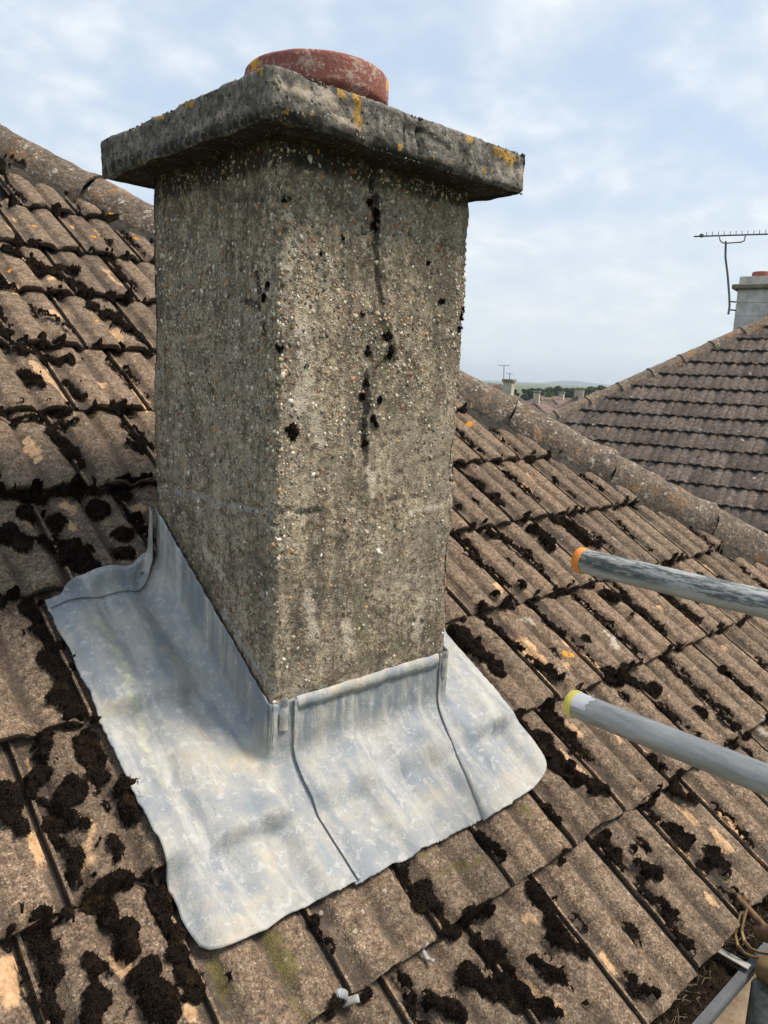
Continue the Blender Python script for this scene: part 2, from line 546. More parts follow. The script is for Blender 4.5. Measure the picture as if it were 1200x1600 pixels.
def m_tube(name, worn):
    m, nt, b = newmat(name)
    p = pos(nt)
    ps = scaled(nt, p, 60, 9, 60)
    n1, n2 = noise(nt, ps, 1.0, 6, .7), noise(nt, p, 90, 4, .65)
    col = ramp(nt, n1, [(.3, (.22, .23, .225)), (.55, (.36, .37, .365)), (.75, (.47, .48, .475))])
    col = mixc(nt, math_(nt, 'MULTIPLY', step(nt, n2, .60, .74), .5), col, (.30, .26, .20))
    if worn:
        f = math_(nt, 'ADD', math_(nt, 'MULTIPLY', n1, .75), math_(nt, 'MULTIPLY', noise(nt, scaled(nt, p, 260, 60, 260), 1.0, 4, .7), .35))
        paint = math_(nt, 'MULTIPLY', attr(nt, 'top'), step(nt, f, .60, .48))
        col = mixc(nt, math_(nt, 'MULTIPLY', paint, .92), col, (.055, .074, .072))
    setb(nt, b, col, .48, .35, hgt=n2, dist=.0008)
    b.inputs['Specular IOR Level'].default_value = .5
    return m


def m_ntile():
    m, nt, b = newmat('distant_concrete_tile')
    p = pos(nt)
    n1, n2 = noise(nt, p, 3.5, 5, .65), noise(nt, p, 26, 5, .7)
    col = ramp(nt, n2, [(.3, (.042, .033, .027)), (.5, (.092, .075, .063)), (.7, (.185, .155, .135))])
    col = mixc(nt, math_(nt, 'MULTIPLY', step(nt, n1, .50, .64), .6), col, (.060, .048, .040))
    v = N(nt, 'ShaderNodeTexVoronoi', None, Vector=p, Scale=9.0)
    cs = N(nt, 'ShaderNodeSeparateColor', None, Color=v.outputs['Color'])
    d = math_(nt, 'ADD', v.outputs['Distance'], math_(nt, 'MULTIPLY', n2, .3))
    col = mixc(nt, math_(nt, 'MULTIPLY', math_(nt, 'MULTIPLY', step(nt, d, .36, .28), step(nt, cs.outputs[0], .88, .9)), .7), col, (.46, .43, .40))
    col = mixc(nt, math_(nt, 'MULTIPLY', math_(nt, 'MULTIPLY', step(nt, d, .40, .30), step(nt, cs.outputs[1], .93, .95)), .75), col, (.30, .14, .045))
    col = mixc(nt, math_(nt, 'MULTIPLY', math_(nt, 'MULTIPLY', step(nt, d, .44, .34), step(nt, cs.outputs[2], .80, .82)), .85), col, (.022, .017, .014))
    col = mixc(nt, .8, col, ramp(nt, objrand(nt), [(0, (.58, .57, .58)), (1, (1.18, 1.15, 1.14))]), 'MULTIPLY')
    col = mixc(nt, attr(nt, 'tail'), col, (.018, .014, .012))  # shadow gap beneath each course painted as near-black tail faces
    setb(nt, b, col, .95, hgt=n2, dist=.008)
    return m


def m_ridge():
    m, nt, b = newmat('lichened_ridge_tile')
    p = pos(nt)
    n0, n1, n2, n3 = noise(nt, p, 5, 4), noise(nt, p, 22, 5, .65), noise(nt, p, 90, 5, .7), noise(nt, p, 300, 2)
    col = ramp(nt, n2, [(.3, (.070, .053, .039)), (.5, (.165, .128, .098)), (.7, (.30, .245, .19))])
    col = mixc(nt, math_(nt, 'MULTIPLY', step(nt, n1, .46, .62), .7), col, (.075, .064, .052))
    col = mixc(nt, math_(nt, 'MULTIPLY', step(nt, math_(nt, 'ADD', math_(nt, 'MULTIPLY', n2, .5), math_(nt, 'MULTIPLY', noise(nt, p, 34, 4), .6)), .60, .69), .75), col, (.50, .475, .42))
    col = mixc(nt, math_(nt, 'MULTIPLY', step(nt, math_(nt, 'ADD', math_(nt, 'MULTIPLY', n3, .3), math_(nt, 'MULTIPLY', noise(nt, p, 8, 5, .7), .8)), .615, .68), .7), col, (.38, .19, .06))
    setb(nt, b, col, .95, hgt=math_(nt, 'ADD', n2, math_(nt, 'MULTIPLY', n1, .8)), dist=.012)
    return m


def m_leaf(name, c1, c2):
    m, nt, b = newmat(name)
    f = math_(nt, 'ADD', math_(nt, 'MULTIPLY', attr(nt, 'tone'), .6), math_(nt, 'MULTIPLY', noise(nt, pos(nt), .5, 3), .4))
    setb(nt, b, ramp(nt, f, [(.25, c1), (.75, c2)]), .8)
    return m


MT = {
    'tile': m_tile(), 'moss': m_moss(), 'shaft': m_shaft(), 'pebble': m_pebble(), 'cap': m_cap(), 'pot': m_terracotta(), 'lead': m_lead(),
    'tube': m_tube('galvanised_tube', False), 'tube_worn': m_tube('galvanised_tube_scuffed', True), 'ntile': m_ntile(), 'ridge': m_ridge(),
    'darktube': m_simple('dirty_galvanised_tube', (.045, .050, .046), (.19, .20, .19), 40, .7, .1, .002),
    'orange': m_simple('orange_plastic', (.62, .19, .03), (.78, .27, .05), 60, .5, 0, .0004, .4),
    'yellow': m_simple('yellow_plastic', (.66, .52, .06), (.74, .64, .20), 60, .5, 0, .0004, .4),
    'white_tape': m_simple('white_tape', (.55, .55, .58), (.72, .72, .75), 60, .6, 0, .0004, .4),
    'felt': m_simple('roofing_felt', (.012, .011, .010), (.03, .027, .024), 20),
    'mortar': m_simple('dark_bedding_mortar', (.014, .012, .010), (.085, .075, .060), 45, .95, 0, .014),
    'gutter': m_simple('grey_plastic_gutter', (.055, .058, .062), (.095, .10, .108), 25, .5, 0, .0006, .5),
    'strap': m_simple('galvanised_strap', (.30, .29, .26), (.46, .45, .41), 60, .5, .3, .0008, .5),
    'rust': m_simple('rusty_forged_steel', (.055, .030, .018), (.20, .12, .065), 45, .75, .2, .002),
    'brass': m_simple('rust_yellow_steel', (.075, .046, .020), (.23, .155, .075), 40, .65, .3, .002),
    'debris': m_simple('gutter_debris', (.006, .005, .004), (.040, .030, .020), 60, 1, 0, .01, .05),
    'straw': m_simple('dry_straw', (.07, .05, .03), (.24, .19, .13), 60, .8),
    'wood': m_simple('scaffold_timber', (.15, .11, .07), (.30, .24, .17), 18, .85),
    'render': m_simple('pale_cement_render', (.36, .35, .32), (.68, .66, .62), 7, .9, 0, .004),
    'slab': m_simple('mossy_slab', (.10, .10, .06), (.27, .25, .18), 14, .95, 0, .008),
    'pot2': m_simple('plain_terracotta', (.24, .07, .05), (.33, .11, .08), 12, .8),
    'antenna': m_simple('dull_aluminium', (.07, .07, .075), (.13, .13, .135), 30, .55, .4),
    'wall': m_simple('house_render', (.33, .30, .26), (.46, .43, .38), 3, .9),
    'farroof': m_simple('far_roof_tiles', (.095, .066, .054), (.19, .14, .118), 1.2, .95, 0, .02),
    'farchim': m_simple('far_chimney_render', (.30, .27, .20), (.52, .48, .38), 4, .9),
    'ground': m_simple('grass_and_gardens', (.045, .07, .022), (.10, .115, .045), .08, .95),
    'hill': m_simple('wooded_hill', (.018, .034, .020), (.040, .058, .030), .006, .95),
    'bark': m_simple('bark', (.05, .04, .03), (.12, .10, .08), 4),
    'leaf_dark': m_leaf('dark_leaves', (.010, .026, .010), (.040, .075, .024)),
    'leaf_mid': m_leaf('mid_leaves', (.018, .042, .012), (.060, .105, .030)),
    'leaf_light': m_leaf('light_leaves', (.045, .085, .018), (.12, .19, .045)),
}

# ------------------------------------------------------------------ roof geometry
TP = 0.66645                                   # tan of the roof pitch
AL = math.atan(TP)
CA, SA = math.cos(AL), math.sin(AL)
GA = 0.29375                                   # tile gauge up the slope
TW = 0.2                                       # tile cover width
YE = -0.5376                                   # eaves
Z0 = -0.135 - 0.020                            # height of the roof plane at y = 0
HIPC = 2.605                                   # hip: x + y = HIPC
CW, CD = 0.45, 0.444                           # chimney footprint


def zpl(x, y):
    return Z0 + TP * np.asarray(y)


def R2W(u, v, h):
    """roof coordinates (along eaves, up the slope, off the roof) to world"""
    u, v, h = np.broadcast_arrays(u, v, h)
    y0 = YE + v * CA
    return np.stack([u, y0 - h * SA, Z0 + TP * YE + v * SA + h * CA], -1)


def px2uv(px, py, h=0.02):
    d = ray(px, py)
    n = np.array([0, -SA, CA])
    o = np.array([0, YE, Z0 + TP * YE]) + n * h
    s = ((o - CAM) @ n) / (d @ n)
    P = CAM + s * d
    return P[0], (P[1] - YE) / CA + h * SA / CA, s


_PX = np.array([0, .012, .022, .029, .035, .058, .080, .087, .094, .099, .106, .113, .119, .140, .161, .168, .176, .184, .2])
_PZ = np.array([1.0, 1.2, 3.0, 12.0, 15.5, 17.5, 15.5, 12.0, 4.5, 3.0, 4.0, 11.0, 15.0, 17.5, 16.0, 12.5, 4.5, 1.0, 1.0]) * .00108


def prof(lx):
    return np.interp(lx, _PX, _PZ)


LIFT = 0.026


def phase(i):
    return 0.025 if i % 2 == 0 else -0.047


def jit(i, j):
    r = np.random.default_rng(1000 * (i + 7) + j + 60)
    return r.uniform(-.004, .004), r.uniform(-.001, .002), r.uniform(-.003, .003), r.uniform(-.012, .012)


_JT = {}


def th(u, v):
    """height of the tiled surface off the roof plane"""
    u, v = np.broadcast_arrays(np.asarray(u, float), np.asarray(v, float))
    i = np.floor(v / GA).astype(int)
    ph = np.where(i % 2 == 0, .025, -.047)
    lx = np.mod(u - ph, TW)
    t = v / GA - i
    return prof(lx) + LIFT * (1 - t)


# fields on the roof, drawn as strokes where the photograph shows them
GU0, GU1, GV0, GV1, GS = -1.2, 3.0, 0.0, 3.7, 0.004
NU, NV = int((GU1 - GU0) / GS) + 1, int((GV1 - GV0) / GS) + 1
UU, VV = np.meshgrid(GU0 + GS * np.arange(NU), GV0 + GS * np.arange(NV), indexing='ij')
WU = UU + .0040 * fbm(UU * 45, VV * 45, 0, 3, 3) + .0020 * vn(UU * 150, VV * 150, 0, 9)
WV = VV + .0040 * fbm(UU * 45, VV * 45, 0, 3, 13) + .0020 * vn(UU * 150, VV * 150, 0, 19)


def blob(Fd, u, v, ru, rv, amp=1.0):
    a0, a1 = int((u - ru * 1.6 - .02 - GU0) / GS), int((u + ru * 1.6 + .02 - GU0) / GS) + 2
    b0, b1 = int((v - rv * 1.6 - .02 - GV0) / GS), int((v + rv * 1.6 + .02 - GV0) / GS) + 2
    a0, b0 = max(a0, 0), max(b0, 0)
    if a1 <= a0 or b1 <= b0:
        return
    sl = (slice(a0, a1), slice(b0, b1))
    d = 1 - ((WU[sl] - u) / ru) ** 2 - ((WV[sl] - v) / rv) ** 2
    np.maximum(Fd[sl], d * amp, out=Fd[sl])


def stroke(Fd, s, rnd, jitter=.35, amp=1.0, sat=0.0):
    x1, y1, x2, y2, r = s
    L = math.hypot(x2 - x1, y2 - y1)
    n = max(1, int(L / (r * .8)) + 1)
    for k in range(n):
        f = k / max(1, n - 1) if n > 1 else 0
        px, py = x1 + (x2 - x1) * f, y1 + (y2 - y1) * f
        px += rnd.uniform(-jitter, jitter) * r
        py += rnd.uniform(-jitter, jitter) * r
        u, v, dep = px2uv(px, py)
        ru = r * dep / F_PX * rnd.uniform(.7, 1.25)
        blob(Fd, u, v, ru, ru * rnd.uniform(1.0, 1.4), amp)
        if amp == 1.0 and rnd.random() < sat:
            an, q = rnd.uniform(0, 6.28), rnd.uniform(1.1, 2.0)
            rr = ru * rnd.uniform(.18, .45)
            blob(Fd, u + q * ru * math.cos(an), v + 1.3 * q * ru * math.sin(an), rr, rr * 1.15, amp)


MOSS = [  # x1, y1, x2, y2, radius (photograph)
    (0, 245, 90, 290, 8), (95, 290, 235, 368, 8), (10, 392, 60, 420, 9), (60, 425, 126, 458, 10), (90, 420, 120, 430, 7), (175, 420, 196, 440, 8), (45, 479, 112, 531, 4), (140, 475, 217, 538, 9),
    (4, 528, 4, 530, 13), (14, 545, 115, 570, 8), (35, 595, 63, 608, 9), (168, 566, 206, 612, 6), (105, 608, 130, 626, 10), (200, 575, 200, 576, 6), (0, 655, 115, 665, 6), (77, 675, 119, 710, 13),
    (196, 668, 224, 690, 10), (195, 700, 220, 712, 8), (112, 708, 112, 709, 15), (0, 782, 200, 768, 8), (45, 800, 45, 801, 14), (80, 812, 80, 813, 17), (155, 797, 160, 800, 19), (185, 790, 215, 818, 8),
    (15, 838, 37, 848, 18), (75, 857, 112, 850, 17), (120, 885, 125, 893, 21), (140, 897, 142, 898, 12), (182, 845, 178, 872, 18), (200, 880, 202, 884, 16), (220, 828, 222, 835, 11), (190, 900, 192, 902, 12), (135, 915, 138, 916, 9),
    (50, 958, 80, 1010, 17), (80, 1015, 105, 1105, 20), (127, 1117, 130, 1150, 11), (140, 1167, 160, 1227, 18), (190, 1245, 200, 1285, 20), (77, 1105, 77, 1106, 13), (67, 1155, 70, 1205, 16), (17, 1240, 20, 1300, 20), (43, 1217, 43, 1218, 12),
    (113, 1243, 103, 1262, 23), (107, 1288, 107, 1289, 13), (133, 1290, 133, 1291, 13), (173, 1318, 176, 1352, 13), (113, 1340, 118, 1382, 15), (148, 1382, 149, 1383, 7), (133, 1402, 133, 1403, 8), (180, 1425, 202, 1472, 24),
    (233, 1373, 247, 1400, 10), (260, 1407, 273, 1467, 24), (287, 1500, 297, 1543, 22), (10, 1467, 12, 1470, 14), (33, 1500, 67, 1593, 6), (67, 1460, 77, 1545, 19), (140, 1513, 147, 1593, 22), (220, 1527, 247, 1590, 26),
    (483, 1437, 512, 1483, 7), (625, 1362, 650, 1417, 13), (658, 1400, 690, 1444, 16), (750, 1308, 775, 1346, 13), (745, 1483, 780, 1485, 19), (737, 1533, 783, 1567, 20), (783, 1533, 784, 1534, 15), (625, 1517, 650, 1567, 7), (675, 1567, 708, 1590, 16), (308, 1533, 308, 1534, 14),
    (820, 1137, 857, 1183, 22), (867, 1120, 910, 1173, 14), (880, 1208, 933, 1247, 13), (982, 1233, 983, 1234, 8), (843, 1257, 863, 1287, 9), (1057, 1233, 1073, 1247, 11), (1013, 1260, 1030, 1280, 8), (1050, 1293, 1073, 1315, 13), (1100, 1340, 1127, 1375, 11), (1133, 1390, 1153, 1415, 3),
    (943, 1313, 967, 1347, 12), (987, 1333, 1010, 1373, 12), (993, 1373, 1053, 1443, 5), (840, 1393, 857, 1427, 19), (862, 1440, 875, 1465, 18), (885, 1480, 892, 1492, 13), (900, 1433, 910, 1450, 7), (973, 1530, 1007, 1560, 10), (830, 1510, 867, 1537, 13), (885, 1553, 885, 1554, 7), (910, 1575, 911, 1576, 5), (810, 1550, 845, 1570, 17), (860, 1590, 861, 1591, 14),
    (1013, 1190, 1030, 1207, 8), (1027, 1107, 1053, 1123, 10), (1120, 1130, 1137, 1147, 8), (737, 751, 779, 785, 9), (715, 798, 716, 799, 10), (783, 738, 830, 785, 4), (720, 845, 728, 852, 9), (745, 832, 746, 833, 8), (762, 832, 796, 853, 7), (830, 823, 860, 857, 7), (860, 811, 928, 853, 12), (728, 870, 779, 913, 5), (764, 936, 765, 936, 8), (805, 925, 806, 925, 8), (792, 853, 851, 908, 4),
    (745, 955, 809, 1015, 9), (711, 985, 775, 1057, 15), (826, 942, 877, 993, 7), (911, 1006, 912, 1007, 8), (941, 925, 1004, 960, 10), (1004, 964, 1038, 993, 5), (885, 921, 970, 1010, 4), (1030, 925, 1085, 972, 7), (983, 968, 984, 969, 6), (843, 1044, 868, 1066, 8), (950, 1061, 1021, 1080, 11), (970, 1087, 972, 1089, 8), (1047, 1117, 1048, 1118, 8), (1115, 1129, 1116, 1130, 8), (1030, 1027, 1115, 1121, 4), (1128, 1053, 1179, 1095, 8),
]
BARE = [
    (21, 451, 30, 455, 15), (52, 416, 55, 418, 9), (77, 444, 78, 445, 8), (84, 493, 88, 500, 13), (165, 430, 182, 451, 7), (52, 573, 98, 619, 11), (200, 585, 228, 640, 10), (40, 690, 60, 720, 10), (105, 800, 112, 822, 17), (40, 822, 42, 824, 12), (215, 790, 217, 792, 15), (133, 1330, 137, 1350, 14), (140, 1295, 142, 1300, 12), (8, 1515, 15, 1560, 24), (80, 1580, 82, 1590, 14), (295, 1582, 296, 1585, 14), (30, 1285, 40, 1310, 9), (75, 1110, 100, 1112, 9), (45, 1180, 50, 1190, 10),
    (770, 920, 778, 930, 9), (815, 1003, 845, 1040, 12), (880, 1007, 930, 1042, 9), (893, 1135, 905, 1148, 9), (878, 1180, 912, 1218, 11), (912, 1195, 962, 1250, 13), (935, 1132, 970, 1165, 8), (985, 1155, 1032, 1205, 13), (1113, 1303, 1133, 1325, 9), (1100, 1405, 1110, 1420, 9), (1040, 1317, 1100, 1360, 5), (800, 1523, 860, 1580, 13), (900, 1457, 960, 1513, 8), (1060, 1460, 1062, 1462, 8), (826, 1430, 832, 1440, 9), (998, 1398, 1002, 1402, 8), (765, 1500, 790, 1530, 10), (735, 1300, 745, 1310, 9), (440, 1390, 450, 1395, 8), (1150, 860, 1180, 890, 5),
]
ALGAE = [(335, 1500, 350, 1560, 14), (425, 1470, 455, 1540, 15), (455, 1570, 470, 1590, 9), (650, 1340, 655, 1345, 12), (660, 1380, 800, 1330, 6), (815, 1270, 820, 1280, 12)]
PALE = [(938, 992, 958, 1012, 9), (745, 760, 770, 775, 6), (860, 850, 870, 855, 6), (1187, 1130, 1195, 1145, 9), (60, 1035, 62, 1036, 5), (820, 965, 835, 975, 6), (955, 840, 965, 848, 6), (715, 1310, 716, 1311, 3), (595, 1455, 597, 1456, 4)]
ORANGE = [(145, 375, 146, 376, 9), (212, 374, 214, 376, 8), (160, 335, 170, 340, 9), (880, 1027, 888, 1030, 5), (733, 662, 734, 663, 6), (150, 505, 151, 506, 4), (50, 360, 51, 361, 4), (225, 330, 235, 340, 7), (15, 425, 16, 426, 4)]
rs = random.Random(3)
fields = {}
for nm, L in (('bare', BARE), ('algae', ALGAE), ('pale', PALE), ('orange', ORANGE)):
    f = np.zeros_like(UU)
    for s in L:
        stroke(f, s, rs, .25)
    fields[nm] = np.sqrt(np.clip(f, 0, 1))
mossF = np.zeros_like(UU)
for s in MOSS:
    stroke(mossF, s, rs, .5, 1.0, .55)
# moss that creeps along side laps and under the tails of every course
for i in range(0, 12):
    ph = phase(i)
    for j in range(-6, 16):
        u = ph + j * TW
        if u + YE + i * GA * CA > HIPC - .05:
            continue
        if -.27 < u < .67 and .35 < (i + .5) * GA < 1.2:
            continue
        if rs.random() < .75:
            v0, v1 = i * GA + rs.uniform(0, .08), (i + 1) * GA - rs.uniform(0, .12)
            v = v0
            while v < v1:
                r = rs.uniform(.005, .012)
                if rs.random() < .7:
                    blob(mossF, u + .004 + rs.uniform(-.008, .008), v, r, r * 1.6)
                v += r * 1.5
        for k in range(5):
            if rs.random() < (.85 if u < .2 else .6):
                r = rs.uniform(.006, .015)
                blob(mossF, u + rs.uniform(0, .2), (i + 1) * GA - rs.uniform(-.004, .012), r * 1.5, r)
        if rs.random() < .35:
            r = rs.uniform(.008, .020)
            blob(mossF, u + .099 + rs.uniform(-.008, .008), i * GA + rs.uniform(.04, .26), r * .8, r * 1.6)
        for _ in range(rs.choice((0, 1, 1, 2))):
            fb = fields['bare']
            vv = i * GA + rs.uniform(.05, .24)
            r = rs.uniform(.009, .020)
            blob(fb, u + rs.choice((.012, .099, -.024, -.024)) + rs.uniform(-.006, .010), vv, r, r * rs.uniform(1.5, 4.0), .95)


def samp(Fd, u, v):
    a = np.clip(((u - GU0) / GS).round().astype(int), 0, NU - 1)
    b = np.clip(((v - GV0) / GS).round().astype(int), 0, NV - 1)
    return Fd[a, b]


# ---- the house under the camera: roof > tile, ridge_tile; wall
house = empty('house', (0.5, 1.2, -5.0), 'house with brown concrete tiled roof carrying the big pebbledash chimney', 'house')
uA, uB = -1.15, 2.95
vtop = 3.45
deck = []
for (u, v) in ((uA, .0), (HIPC - YE - .0, .0), (uA, vtop)):
    deck.append(R2W(u, v, -.012))
ve = (HIPC - uA - YE) / CA
hip_lo = R2W(HIPC - YE, 0, -.02)
hip_hi = R2W(uA, (HIPC - YE - uA) / CA, -.02)
edge = R2W(uA, 0, -.02)
far_lo = np.array([hip_lo[0], hip_lo[1] + 6.0, hip_lo[2]])
far_hi = np.array([hip_hi[0], hip_hi[1] + 3.0, hip_hi[2]])
roof = mk('roof', [edge, hip_lo, hip_hi, far_lo, far_hi, edge - [0, 0, .03]], [(0, 1, 2), (1, 3, 4, 2)], MT['felt'], house)


def tile_mesh(i, j):
    dv, dh, sk, tl = jit(i, j)
    r = np.random.default_rng(i * 97 + j + 500)
    lx = np.unique(np.concatenate([_PX, np.linspace(0, .2, 15)]))
    lx = lx[lx < .183]
    lx = np.append(lx, .184)
    t = np.concatenate([[0, .004, .010], np.linspace(.022, .355, 24)])
    LX, T = np.meshgrid(lx, t, indexing='ij')
    nx, nt_ = LX.shape
    u0 = phase(i) + j * TW
    H = prof(LX) + LIFT * (1 - T / GA) + dh + tl * (LX - .1) * .25
    H = H + .0012 * vn(LX * 55 + j * 9.1, T * 40 + i * 7.7, 0, 21) + .0007 * vn(LX * 160 + j * 3, T * 160 + i * 5, 0, 22)
    H[:, 0] -= .0045
    H[:, 1] -= .0013
    tail = .0022 * vn(lx * 40 + j * 13.7, i * 3.3, 0, 23) + .0016 * vn(lx * 150 + j, i * 5.1, 0, 24)
    chip = np.clip(vn(lx * 22 + j * 5.3, i * 9.7, 0, 25) - .45, 0, 1) * .020
    TT = T + dv + sk * (LX - .1) * 5 * .2 + (tail + chip)[:, None] * np.clip(1 - T / .05, 0, 1)
    U, V = u0 + LX, i * GA + TT
    H[-1, :] -= .0012
    P = R2W(U, V, H).reshape(-1, 3)
    Fq = grid_faces(nx, nt_)
    # facet filter: hip and chimney
    cu, cv_ = U.reshape(-1)[Fq].mean(1), V.reshape(-1)[Fq].mean(1)
    cyy = YE + cv_ * CA
    keep = (cu + cyy < HIPC - .01) & ~((cu > .02) & (cu < CW - .02) & (cyy > .03) & (cyy < CD - .02))
    if keep.sum() < 8:
        return None
    Fq = Fq[keep]
    att = {k: samp(f, U.ravel(), V.ravel()) for k, f in fields.items()}
    att['hgt'] = (prof(LX) / .0205).ravel()
    # tail, side and interlock faces
    Vx, Fx, rib = [], [], []
    base = len(P)
    thick = .017

    def strip(idx, Pb):
        nonlocal Vx, Fx
        b = base + len(Vx)
        Vx += list(Pb)
        for k in range(len(idx) - 1):
            Fx.append((idx[k], b + k, b + k + 1, idx[k + 1]))
    uv_ok = (U + (YE + V * CA) < HIPC) & ~((U > .02) & (U < CW - .02) & (YE + V * CA > .03) & (YE + V * CA < CD - .02))
    tl_i = [k * nt_ for k in range(nx) if uv_ok[k, 0]]
    if len(tl_i) > 1:
        kk = np.array(tl_i) // nt_
        hb = H[kk, 0] - thick + .0015 * vn(lx[kk] * 90, i + j * 1.7, 0, 26)
        strip(tl_i, R2W(U[kk, 0], V[kk, 0] + .002, hb))
        b = base + len(Vx)
        Vx += list(R2W(U[kk, 0], V[kk, 0] + .06, hb - .004))
        for k in range(len(kk) - 1):
            Fx.append((b - len(kk) + k, b + k, b + k + 1, b - len(kk) + k + 1))
    rs_i = [(nx - 1) * nt_ + k for k in range(nt_) if uv_ok[-1, k]]
    if len(rs_i) > 1:
        kk = np.array(rs_i) % nt_
        strip(rs_i[::-1], R2W(U[-1, kk], V[-1, kk], H[-1, kk] - .012)[::-1])
    ls_i = [k for k in range(nt_) if uv_ok[0, k]]
    if len(ls_i) > 1:
        kk = np.array(ls_i)
        pr = [(-.0015, .0012), (-.0028, .0078), (-.0078, .0080), (-.0092, -.004), (-.020, -.005)]
        last = ls_i
        for du, dh_ in pr:
            b = base + len(Vx)
            if dh_ > .005:
                rib += list(range(len(Vx), len(Vx) + len(kk)))
            Vx += list(R2W(U[0, kk] + du, V[0, kk] + .001, H[0, kk] - prof(0) + dh_))
            new = list(range(b, b + len(kk)))
            for k in range(len(kk) - 1):
                Fx.append((last[k], last[k + 1], new[k + 1], new[k]))
            last = new
    Pa = np.vstack([P, np.array(Vx).reshape(-1, 3)])
    Fa = np.vstack([Fq, np.array(Fx, int).reshape(-1, 4)])
    for k in att:
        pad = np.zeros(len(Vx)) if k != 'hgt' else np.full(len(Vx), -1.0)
        if k == 'hgt':
            pad[rib] = .8
        if k == 'bare':
            pad[rib] = .35
        att[k] = np.concatenate([att[k], pad])
    used = np.unique(Fa)
    remap = np.full(len(Pa), -1)
    remap[used] = np.arange(len(used))
    return Pa[used], remap[Fa], {k: a[used] for k, a in att.items()}


ntile = 0
for i in range(0, 13):
    for j in range(-6, 18):
        u0 = phase(i) + j * TW
        y0 = YE + i * GA * CA
        if u0 < -1.15 or u0 + y0 > HIPC:
            continue
        # hidden high up to the left of the frame
        if u0 < -.75 + .22 * (i - 6):
            continue
        res = tile_mesh(i, j)
        if res is None:
            continue
        o = mk('tile', res[0], res[1], MT['tile'], roof, True, res[2])
        o.data.set_sharp_from_angle(angle=math.radians(50))
        ntile += 1


def hip_pt(s):
    """s: plan x along the hip"""
    return np.array([s, HIPC - s, zpl(0, HIPC - s)])


HD = np.array([1, -1, -TP]) / math.sqrt(2 + TP * TP)       # down the hip
HP = np.array([1, 1, 0]) / math.sqrt(2)                    # across it, horizontal
HU = np.cross(HP, HD)
HU = HU if HU[2] > 0 else -HU


def ridge_piece(name, A, B, parent, mat, rad=.104, rise=.088, drop=.024, seed=0, nl=22, nc=17, dirs=None):
    D, Pp, Uu = dirs or (HD, HP, HU)
    A, B = np.array(A), np.array(B)
    L = np.linalg.norm(B - A)
    s = np.linspace(0, 1, nl)
    a = np.linspace(-1, 1, nc)
    S_, A_ = np.meshgrid(s, a, indexing='ij')
    X = rad * np.sin(A_ * math.pi / 2 * .98) / math.sin(math.pi / 2 * .98)
    Z = rise - (rise + drop) * (1 - np.cos(A_ * math.pi / 2 * .98))
    flare = .012 * np.clip((S_ - .86) / .14, 0, 1)
    nz = .003 * vn(S_ * L * 30 + seed * 7, A_ * 4, seed, 31) + .0018 * vn(S_ * L * 90 + seed * 3, A_ * 12, seed, 32)
    k = 1 + (flare + nz) / rad
    e = .005 * vn(A_ * 5 + seed, seed * 2.1, 0, 33)
    P = A + (S_[..., None] * L + np.where(S_ == 1, e, np.where(S_ == 0, e, 0))[..., None]) * D + (X * k)[..., None] * Pp + ((Z) + flare + nz)[..., None] * Uu
    P = P.reshape(-1, 3)
    Fq = grid_faces(nl, nc)
    # lower-end thickness
    end = (nl - 1) * nc + np.arange(nc)
    inner = (P[end].reshape(nc, 3) - Uu * .016 - D * .001)
    b = len(P)
    ex = np.array([(end[k], end[k + 1], b + k + 1, b + k) for k in range(nc - 1)])
    edge_v, edge_f = [], []
    bb = b + nc
    for side in (0, nc - 1):
        idx = np.arange(nl) * nc + side
        edge_v.append(P[idx] - Uu * .02)
        for q in range(nl - 1):
            edge_f.append((idx[q], idx[q + 1], bb + q + 1, bb + q))
        bb += nl
    o = mk(name, np.vstack([P, inner] + edge_v), np.vstack([Fq, ex, np.array(edge_f)]), mat, parent, True)
    o.data.set_sharp_from_angle(angle=math.radians(55))
    return o


dxr = .2935
s0 = 1.716
k = 0
for q in range(-8, 6):
    sA, sB = s0 + dxr * (q - 1) + .003, s0 + dxr * q - .003
    if sA < -.35 or sB > 3.2:
        continue
    jr = np.random.default_rng(q + 40)
    off = HU * (jr.uniform(-.004, .004) + .004) + HP * jr.uniform(-.004, .004)
    ridge_piece('ridge_tile', hip_pt(sA) + off + HU * .008, hip_pt(sB) + off + HU * .018, roof, MT['ridge'], seed=q + 20)
MB().tube([hip_pt(s_) - HU * .012 for s_ in np.linspace(-.3, 3.1, 12)], .083, 14).build('joint_mortar', MT['mortar'], roof, True)
# mortar bed along the near side of the hip
ss = np.linspace(-.3, 3.1, 260)
rows_ = []
for a, hgt, nzs in ((-.150, -.004, .014), (-.130, .012, .014), (-.104, .022, .006), (-.09, .05, .0)):
    c = np.array([hip_pt(s) for s in ss])
    # follow the near roof plane: move across the hip, then drop onto the plane
    P = c + HP * a
    P[:, 2] = zpl(0, P[:, 1]) + .016
    P = P + HU * hgt
    w = fbm(ss * 26 + a * 60, a * 30, 0, 3, 41)
    P = P + (HP * (nzs * w)[:, None]) + np.array([0, 0, 1.]) * (.008 * vn(ss * 50, a * 70, 0, 44))[:, None]
    rows_.append(P)
mk('mortar_bed', np.array(rows_).reshape(-1, 3), grid_faces(4, len(ss)), MT['mortar'], roof, True)
# fascia board and wall below the eaves
ez = Z0 + TP * YE
MB().box((1.0, YE + .075, ez - .13), (4.25, .022, .16)).build('fascia', MT['wall'], house)
MB().box((1.0, YE + .20, -2.9), (4.1, .2, 4.2)).build('wall', MT['wall'], house)
MB().box((hip_lo[0] - .2, YE + 3.4, -2.9), (.2, 6.2, 4.2)).build('wall', MT['wall'], house)
settle(house)

